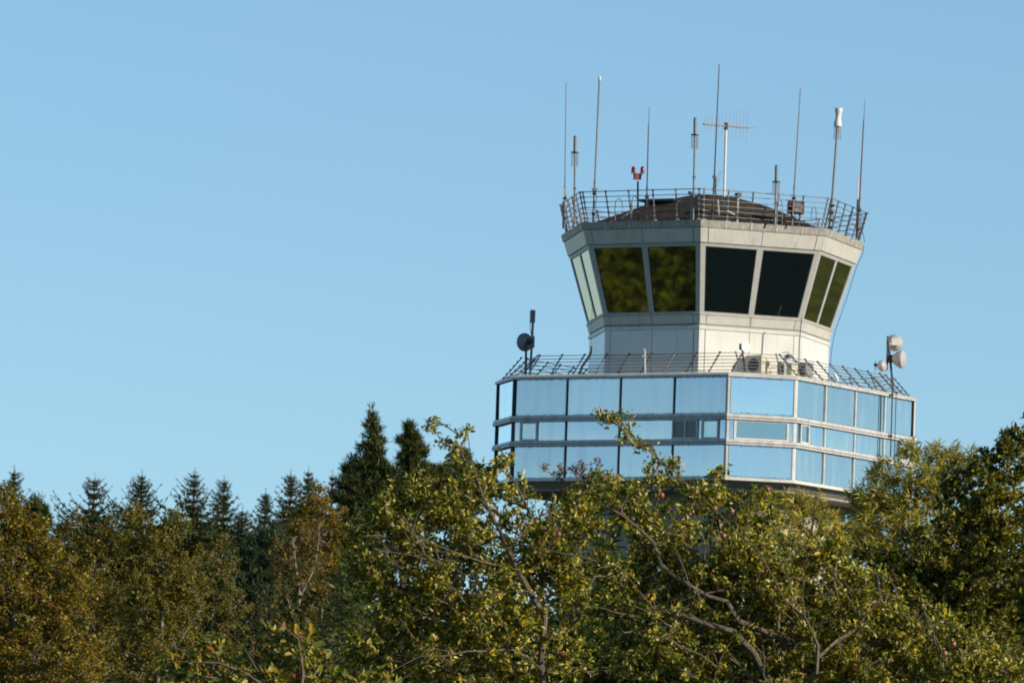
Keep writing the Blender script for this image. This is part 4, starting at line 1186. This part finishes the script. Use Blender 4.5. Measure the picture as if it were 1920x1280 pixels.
birch('golden brown birch at the left edge of the photo', 104, (30, 1400), [(20, 1060, 100, 110), (60, 1010, 60, 60), (30, 1180, 130, 130), (120, 1120, 70, 80), (20, 960, 50, 50), (100, 1240, 130, 80), (10, 925, 26, 24)], 1300, GOLD, (30, 26, 16, 10, 16, 4), 22,
      [[(40, 1400), (50, 1300), (60, 1250), (100, 1190), (150, 1120)], [(52, 1290), (30, 1200), (25, 1100), (30, 980)], [(60, 1255), (75, 1150), (80, 1080)]], limb_dy=0.0)
birch('darker birch second from the left, thin topped under a spruce tip', 118, (165, 1400), [(165, 1060, 65, 90), (140, 985, 28, 30), (185, 1140, 90, 100), (170, 1240, 110, 70), (215, 1010, 30, 50)], 900, GOLD, (20, 10, 36, 5, 30, 2), 20)
birch('bronze birch with airy crown between the second and third spruce tips', 112, (285, 1400), [(275, 1040, 60, 75), (330, 990, 28, 40), (250, 970, 30, 30), (300, 1120, 90, 90), (270, 1220, 110, 80), (345, 1070, 50, 60)], 1000, OLIV, (34, 20, 26, 14, 10), 20,
      [[(300, 1400), (295, 1300), (300, 1200), (310, 1120), (305, 1040)], [(300, 1230), (345, 1190), (380, 1130)]])
birch('olive birch with a pale bent limb left of the pine thicket', 124, (400, 1400), [(395, 1090, 55, 75), (420, 1040, 30, 40), (380, 1190, 80, 90), (430, 1150, 50, 60), (450, 1240, 90, 50)], 700, GREEN, (30, 34, 16, 8, 20), 18,
      [[(400, 1400), (400, 1250), (398, 1180), (400, 1120)], [(400, 1200), (425, 1160), (445, 1130), (455, 1118)]], clump=0.85, limb_dy=-0.05)
birch('thin leaved birch with forking white branches in the centre left', 108, (540, 1400), [(560, 1070, 60, 75), (590, 1000, 36, 36), (540, 1150, 70, 80), (600, 1130, 45, 80), (560, 1230, 90, 60), (530, 1030, 30, 30)], 650, BROWN, (34, 14, 30, 16, 6), 13,
      [[(535, 1400), (545, 1250), (560, 1160), (562, 1110), (552, 1060), (548, 1010)], [(561, 1120), (575, 1090), (590, 1060), (600, 1010)], [(556, 1180), (545, 1150), (540, 1120)]], clump=0.85, limb_dy=-0.2)
birch('orange topped birch rising between spruce tips left of the pines', 140, (595, 1400), [(592, 935, 26, 38), (600, 985, 45, 50), (565, 980, 30, 40), (640, 1010, 40, 60), (600, 1060, 60, 60)], 480, [(0.34, 0.22, 0.03), (0.22, 0.16, 0.022), (0.12, 0.11, 0.018)], (26, 28, 30), 22)

# conifers
def needles(starts, dirs, n_per, L, W, cols, wts, parent, spread=0.5, name='needles', clw=0.02, sc=None):
    starts = np.array(starts); dirs = unit_(np.array(dirs))
    P = np.repeat(starts, n_per, 0) + rng.normal(size=(len(starts) * n_per, 3)) * clw
    D = np.repeat(dirs, n_per, 0)
    A_ = unit_(D + rng.normal(size=D.shape) * spread)
    Nn = rng.normal(size=D.shape) + np.array([0, 0, 0.7])
    s = rng.uniform(0.6, 1.2, len(P))
    if sc is not None: s = s * np.repeat(np.array(sc), n_per)
    C = palette(len(P), cols, wts, 0.3)
    return leaf_object(name, P, A_, Nn, L * s, W * s, C, 'needle', parent, 'needle')

SP_C = [(0.024, 0.045, 0.010), (0.045, 0.070, 0.014), (0.085, 0.105, 0.022)]
def spruce(px, py, Y, label, visible=6.0, slim=1.0, base_r=0.30, cones=False, first=[True]):
    tip = at(px, py, Y); H = tip.z
    root = thing('spruce_tree', label, 'spruce', (tip.x, Y, 0), 'spruces along the skyline')
    m = MB(); m.tube([(tip.x, Y, -0.2), (tip.x, Y, H * .5), (tip.x, Y, H - 1.0), (tip.x, Y, H - 0.12)], [0.17, 0.11, 0.03, 0.006], 7); m.build('trunk', 'conifer_bark', root, True)
    bm_ = MB(); st, dr = [], []
    d = 0.2
    lopa, lopk = random.uniform(0, 6.28), random.uniform(0.0, 0.35)
    while d < min(visible, H - 1):
        L = slim * (0.005 + 0.41 * d) * random.uniform(0.85, 1.12)
        nb = random.randint(6, 8); a0 = random.uniform(0, 6.28)
        for k in range(nb):
            a_ = a0 + 2 * PI * k / nb + random.uniform(-.3, .3); l = L * random.choice((random.uniform(0.35, 0.8), random.uniform(0.75, 1.15), random.uniform(0.9, 1.4)))
            l *= 1 + lopk * math.cos(a_ - lopa); o = Vector((math.cos(a_), math.sin(a_), 0)); up = random.uniform(0.25, 0.5) if d < 1.0 else random.uniform(-0.12, 0.22)
            p0 = Vector((tip.x, Y, H - d)); pts = [p0]
            ns = max(3, int(l / 0.13))
            for j in range(1, ns + 1):
                u = j / ns
                pts.append(p0 + o * l * u + Vector((0, 0, l * (up * u - 0.28 * u * (1 - u) * 1.5 + 0.16 * u ** 3))))
            bm_.tube(pts, [0.012 * (1 - 0.7 * j / ns) + 0.002 for j in range(ns + 1)], 3, False)
            for j in range(1, ns + 1):
                dd = (pts[j] - pts[j - 1]).normalized()
                st.append(pts[j]); dr.append(dd)
                if j < ns or True:
                    w_ = l * 0.5 * (1 - 0.6 * j / ns) + min(0.05, d * 0.04)
                    side = Vector((-o.y, o.x, 0))
                    for sg in (-1, 1):
                        q = pts[j - 1]; nn = int(w_ / 0.09 + random.random() * 0.8)
                        dv = (side * sg * 0.75 + dd * 0.6 + Vector((0, 0, -0.12))).normalized()
                        for t_ in range(nn):
                            st.append(q + dv * (t_ * 0.10)); dr.append(dv)
        d += random.choice((random.uniform(0.07, 0.11), random.uniform(0.10, 0.17))) * (0.7 if d < 0.5 else 1)
    for j in range(10): st.append(Vector((tip.x, Y, H - 0.02 - 0.035 * j))); dr.append(Vector((0, 0, 1)))
    bm_.build('branches', 'conifer_bark', root)
    needles(st, dr, 8, 0.09, 0.024, SP_C + ([(0.14, 0.07, 0.03)] if cones else []), (40, 34, 20) + ((10,) if cones else ()), root, 0.45, clw=0.014, sc=[min(1.05, 0.30 + (H - q[2]) * 0.55) for q in st])
    return root
for px, py, Y, sl, cones, lab in (
    (27, 872, 172, 1.05, False, 'first spruce tip from the left edge, rising behind the golden birch'),
    (178, 887, 176, 1.5, False, 'second spruce tip from the left, broad and dark'),
    (267, 879, 170, 1.3, False, 'third spruce tip from the left, narrow with a needle fine top'),
    (366, 876, 168, 1.35, True, 'fourth spruce tip from the left, heavy with brown cones'),
    (421, 890, 174, 1.25, False, 'fifth spruce tip from the left, pale and slender'),
    (499, 914, 182, 0.9, False, 'lowest spruce tip, in the gap left of the orange birch'),
    (546, 879, 178, 1.15, True, 'slim spruce tip left of the orange topped birch'),
    (579, 874, 186, 1.0, False, 'spruce tip directly behind the orange topped birch'),
    (624, 880, 172, 0.7, False, 'very thin spruce tip right beside the tall pine'),
    (455, 945, 160, 1.3, False, 'short dark spruce below the fifth spruce tip'),
    (110, 965, 158, 1.2, False, 'short dark spruce between the first and second spruce tips'),
    (520, 960, 150, 1.3, False, 'low dark spruce behind the white branched birch')):
    spruce(px, py, Y, lab, 5.2, sl, cones=cones)

PN_C = [(0.028, 0.05, 0.012), (0.065, 0.085, 0.018), (0.13, 0.14, 0.03)]
def pine(label, Y, top, blobs, n_t, per=40, cols=PN_C, name='pine_tree'):
    tip = at(top[0], top[1], Y)
    root = thing(name, label, 'pine', (tip.x, Y, 0), 'pines left of the tower')
    pts = sample_crown(blobs, Y, int(n_t * 1.15), 1.0, 0.6)
    PP, chains, w_ = grow([[(tip.x, Y, -0.2), (tip.x - 0.1, Y, tip.z * .5), (tip.x, Y, tip.z - 0.1)]], pts, bias=0.5, curve=0.08, seg=3)
    branches_object(PP, chains, w_, 0.008, 0.38, 'conifer_bark', root, 'branches', 0.16)
    st, dr = [], []
    for ch, kind in chains:
        if kind != 'twig': continue
        p = PP[ch]; d = unit_((p[-1] - p[-2])[None])[0] * 0.6 + np.array([0, 0, 0.7])
        for k in range(3):
            st.append(p[-1] - (p[-1] - p[-2]) * 0.35 * k); dr.append(d)
    for k in range(5): st.append(np.array([tip.x, Y, tip.z - 0.06 * k])); dr.append(np.array([0, 0, 1.0]))
    needles(st, dr, per // 3, 0.10, 0.016, cols, (36, 34, 16), root, 0.75, clw=0.03)
    return root
pine('tallest pine with layered upturned boughs on the skyline', 146, (697, 764),
     [(698, 782, 8, 12), (700, 800, 15, 12), (700, 822, 22, 14), (696, 845, 28, 16), (690, 868, 42, 14), (652, 880, 14, 10), (655, 902, 26, 16), (700, 888, 44, 16), (692, 912, 56, 18), (730, 884, 20, 14), (690, 945, 60, 22), (720, 935, 40, 26), (660, 935, 34, 20), (690, 975, 60, 40), (660, 1010, 50, 50)], 1000)
pine('second pine right of the tallest, half hidden by the apple tree', 150, (768, 793),
     [(768, 806, 10, 12), (772, 824, 16, 14), (778, 846, 24, 16), (765, 868, 24, 16), (790, 888, 36, 20), (760, 910, 34, 20), (820, 890, 22, 16), (785, 940, 50, 30), (752, 828, 9, 6)], 800)
pine('small pine top peeping above the apple leaves right of the second pine', 156, (868, 842),
     [(868, 862, 18, 18), (855, 885, 26, 18), (885, 890, 26, 18), (865, 930, 50, 40)], 420)
pine('rounded dark pine thicket behind the white branched birch', 136, (480, 1000),
     [(480, 1035, 36, 26), (450, 1065, 36, 30), (500, 1070, 40, 30), (470, 1110, 60, 40), (510, 1010, 26, 20), (460, 1160, 70, 40)], 480, cols=[(0.03, 0.06, 0.03), (0.045, 0.08, 0.035), (0.06, 0.10, 0.04)])
pine('pine shoulder beside the first spruce at the left edge', 150, (76, 930),
     [(70, 950, 20, 16), (85, 975, 14, 14), (60, 985, 34, 30)], 200)

# dark understorey behind, one mass nobody could count, plus the woods mirrored in the cab glass
def woodland(name, spots, cols, wts, per, size, hmax=9, label=None, R=3.2, mat='birch_leaf'):
    P = []; 
    for (x, y, h) in spots:
        k = per
        q = unit_(rng.normal(size=(k, 3))) * (rng.uniform(0.5, 1, (k, 1)))
        c = np.array([x, y, h * 0.6]); P.append(c + q * np.array([R, R, h * 0.42]) * rng.uniform(0.8, 1.15))
    P = np.concatenate(P); n_ = len(P)
    A_ = unit_(rng.normal(size=P.shape)); Nn = rng.normal(size=P.shape) * 0.8 + np.array([0.7, -0.4, 1.3])
    C = palette(n_, cols, wts, 0.3)
    o = leaf_object(name, P, A_, Nn, size * rng.uniform(0.6, 1.2, n_), size * 0.7, C, mat, None, 'diamond')
    tag(o, label, 'woodland', kind='stuff'); return o
spots = []
for k in range(220):
    x = random.uniform(-15, 40); y = random.uniform(196, 226) if x < 2 else random.uniform(150, 190)
    h = (at(960, 1090, y).z) * random.uniform(0.8, 1.0)
    spots.append((x, y, h))
woodland('understorey', spots, [(0.02, 0.035, 0.010), (0.04, 0.05, 0.012), (0.07, 0.06, 0.018)], (40, 30, 20), 1000, 0.30, label='dark mass of distant undergrowth behind the trees')
spots = []
for k in range(170):
    px_ = random.uniform(560, 1980); yy = random.uniform(91, 97)
    p_ = at(px_, random.uniform(1010, 1070) if px_ > 760 else random.uniform(1040, 1110), yy)
    spots.append((p_.x, yy, p_.z / 1.02))
    spots.append((p_.x + .4, yy, p_.z / 1.02 * 0.85))
for k in range(46):
    px_ = random.uniform(1690, 2010); yy = random.uniform(97, 101)
    p_ = at(px_, random.uniform(925, 1000), yy); spots.append((p_.x, yy, p_.z / 1.02)); spots.append((p_.x, yy, p_.z / 1.02 * 0.8))
woodland('undergrowth', spots, [(0.025, 0.038, 0.008), (0.05, 0.06, 0.012), (0.09, 0.085, 0.018), (0.2, 0.15, 0.03)], (40, 30, 20, 4), 1500, 0.085, label='dark leafy undergrowth behind the apple trees', R=1.1)
spots = [(CX + random.uniform(-90, -22), CY + random.uniform(-65, 15), random.uniform(9, 12.5)) for _ in range(560)]
spots += [(CX + random.uniform(60, 170), CY + random.uniform(90, 250), random.uniform(13, 19)) for _ in range(320)]
dspots = [(CX + random.uniform(20, 85), CY + random.uniform(-85, -12), random.uniform(6, 10)) for _ in range(420)]
woodland('woodland', [s for s in dspots if abs(s[0] / s[1]) > 0.075], [(0.008, 0.015, 0.010), (0.014, 0.022, 0.012)], (30, 30), 1500, 0.5, label='dark woods right of the tower, mirrored in its cab windows', mat='shade_leaf')  # near-black leaves: the backlit shade of these woods is in the colour
woodland('woodland', [s for s in spots if abs(s[0] / s[1]) > 0.075], [(0.20, 0.23, 0.015), (0.25, 0.27, 0.018), (0.16, 0.19, 0.013)], (34, 24, 20), 1300, 0.42, label='olive green woods around the tower, mirrored in its cab windows')
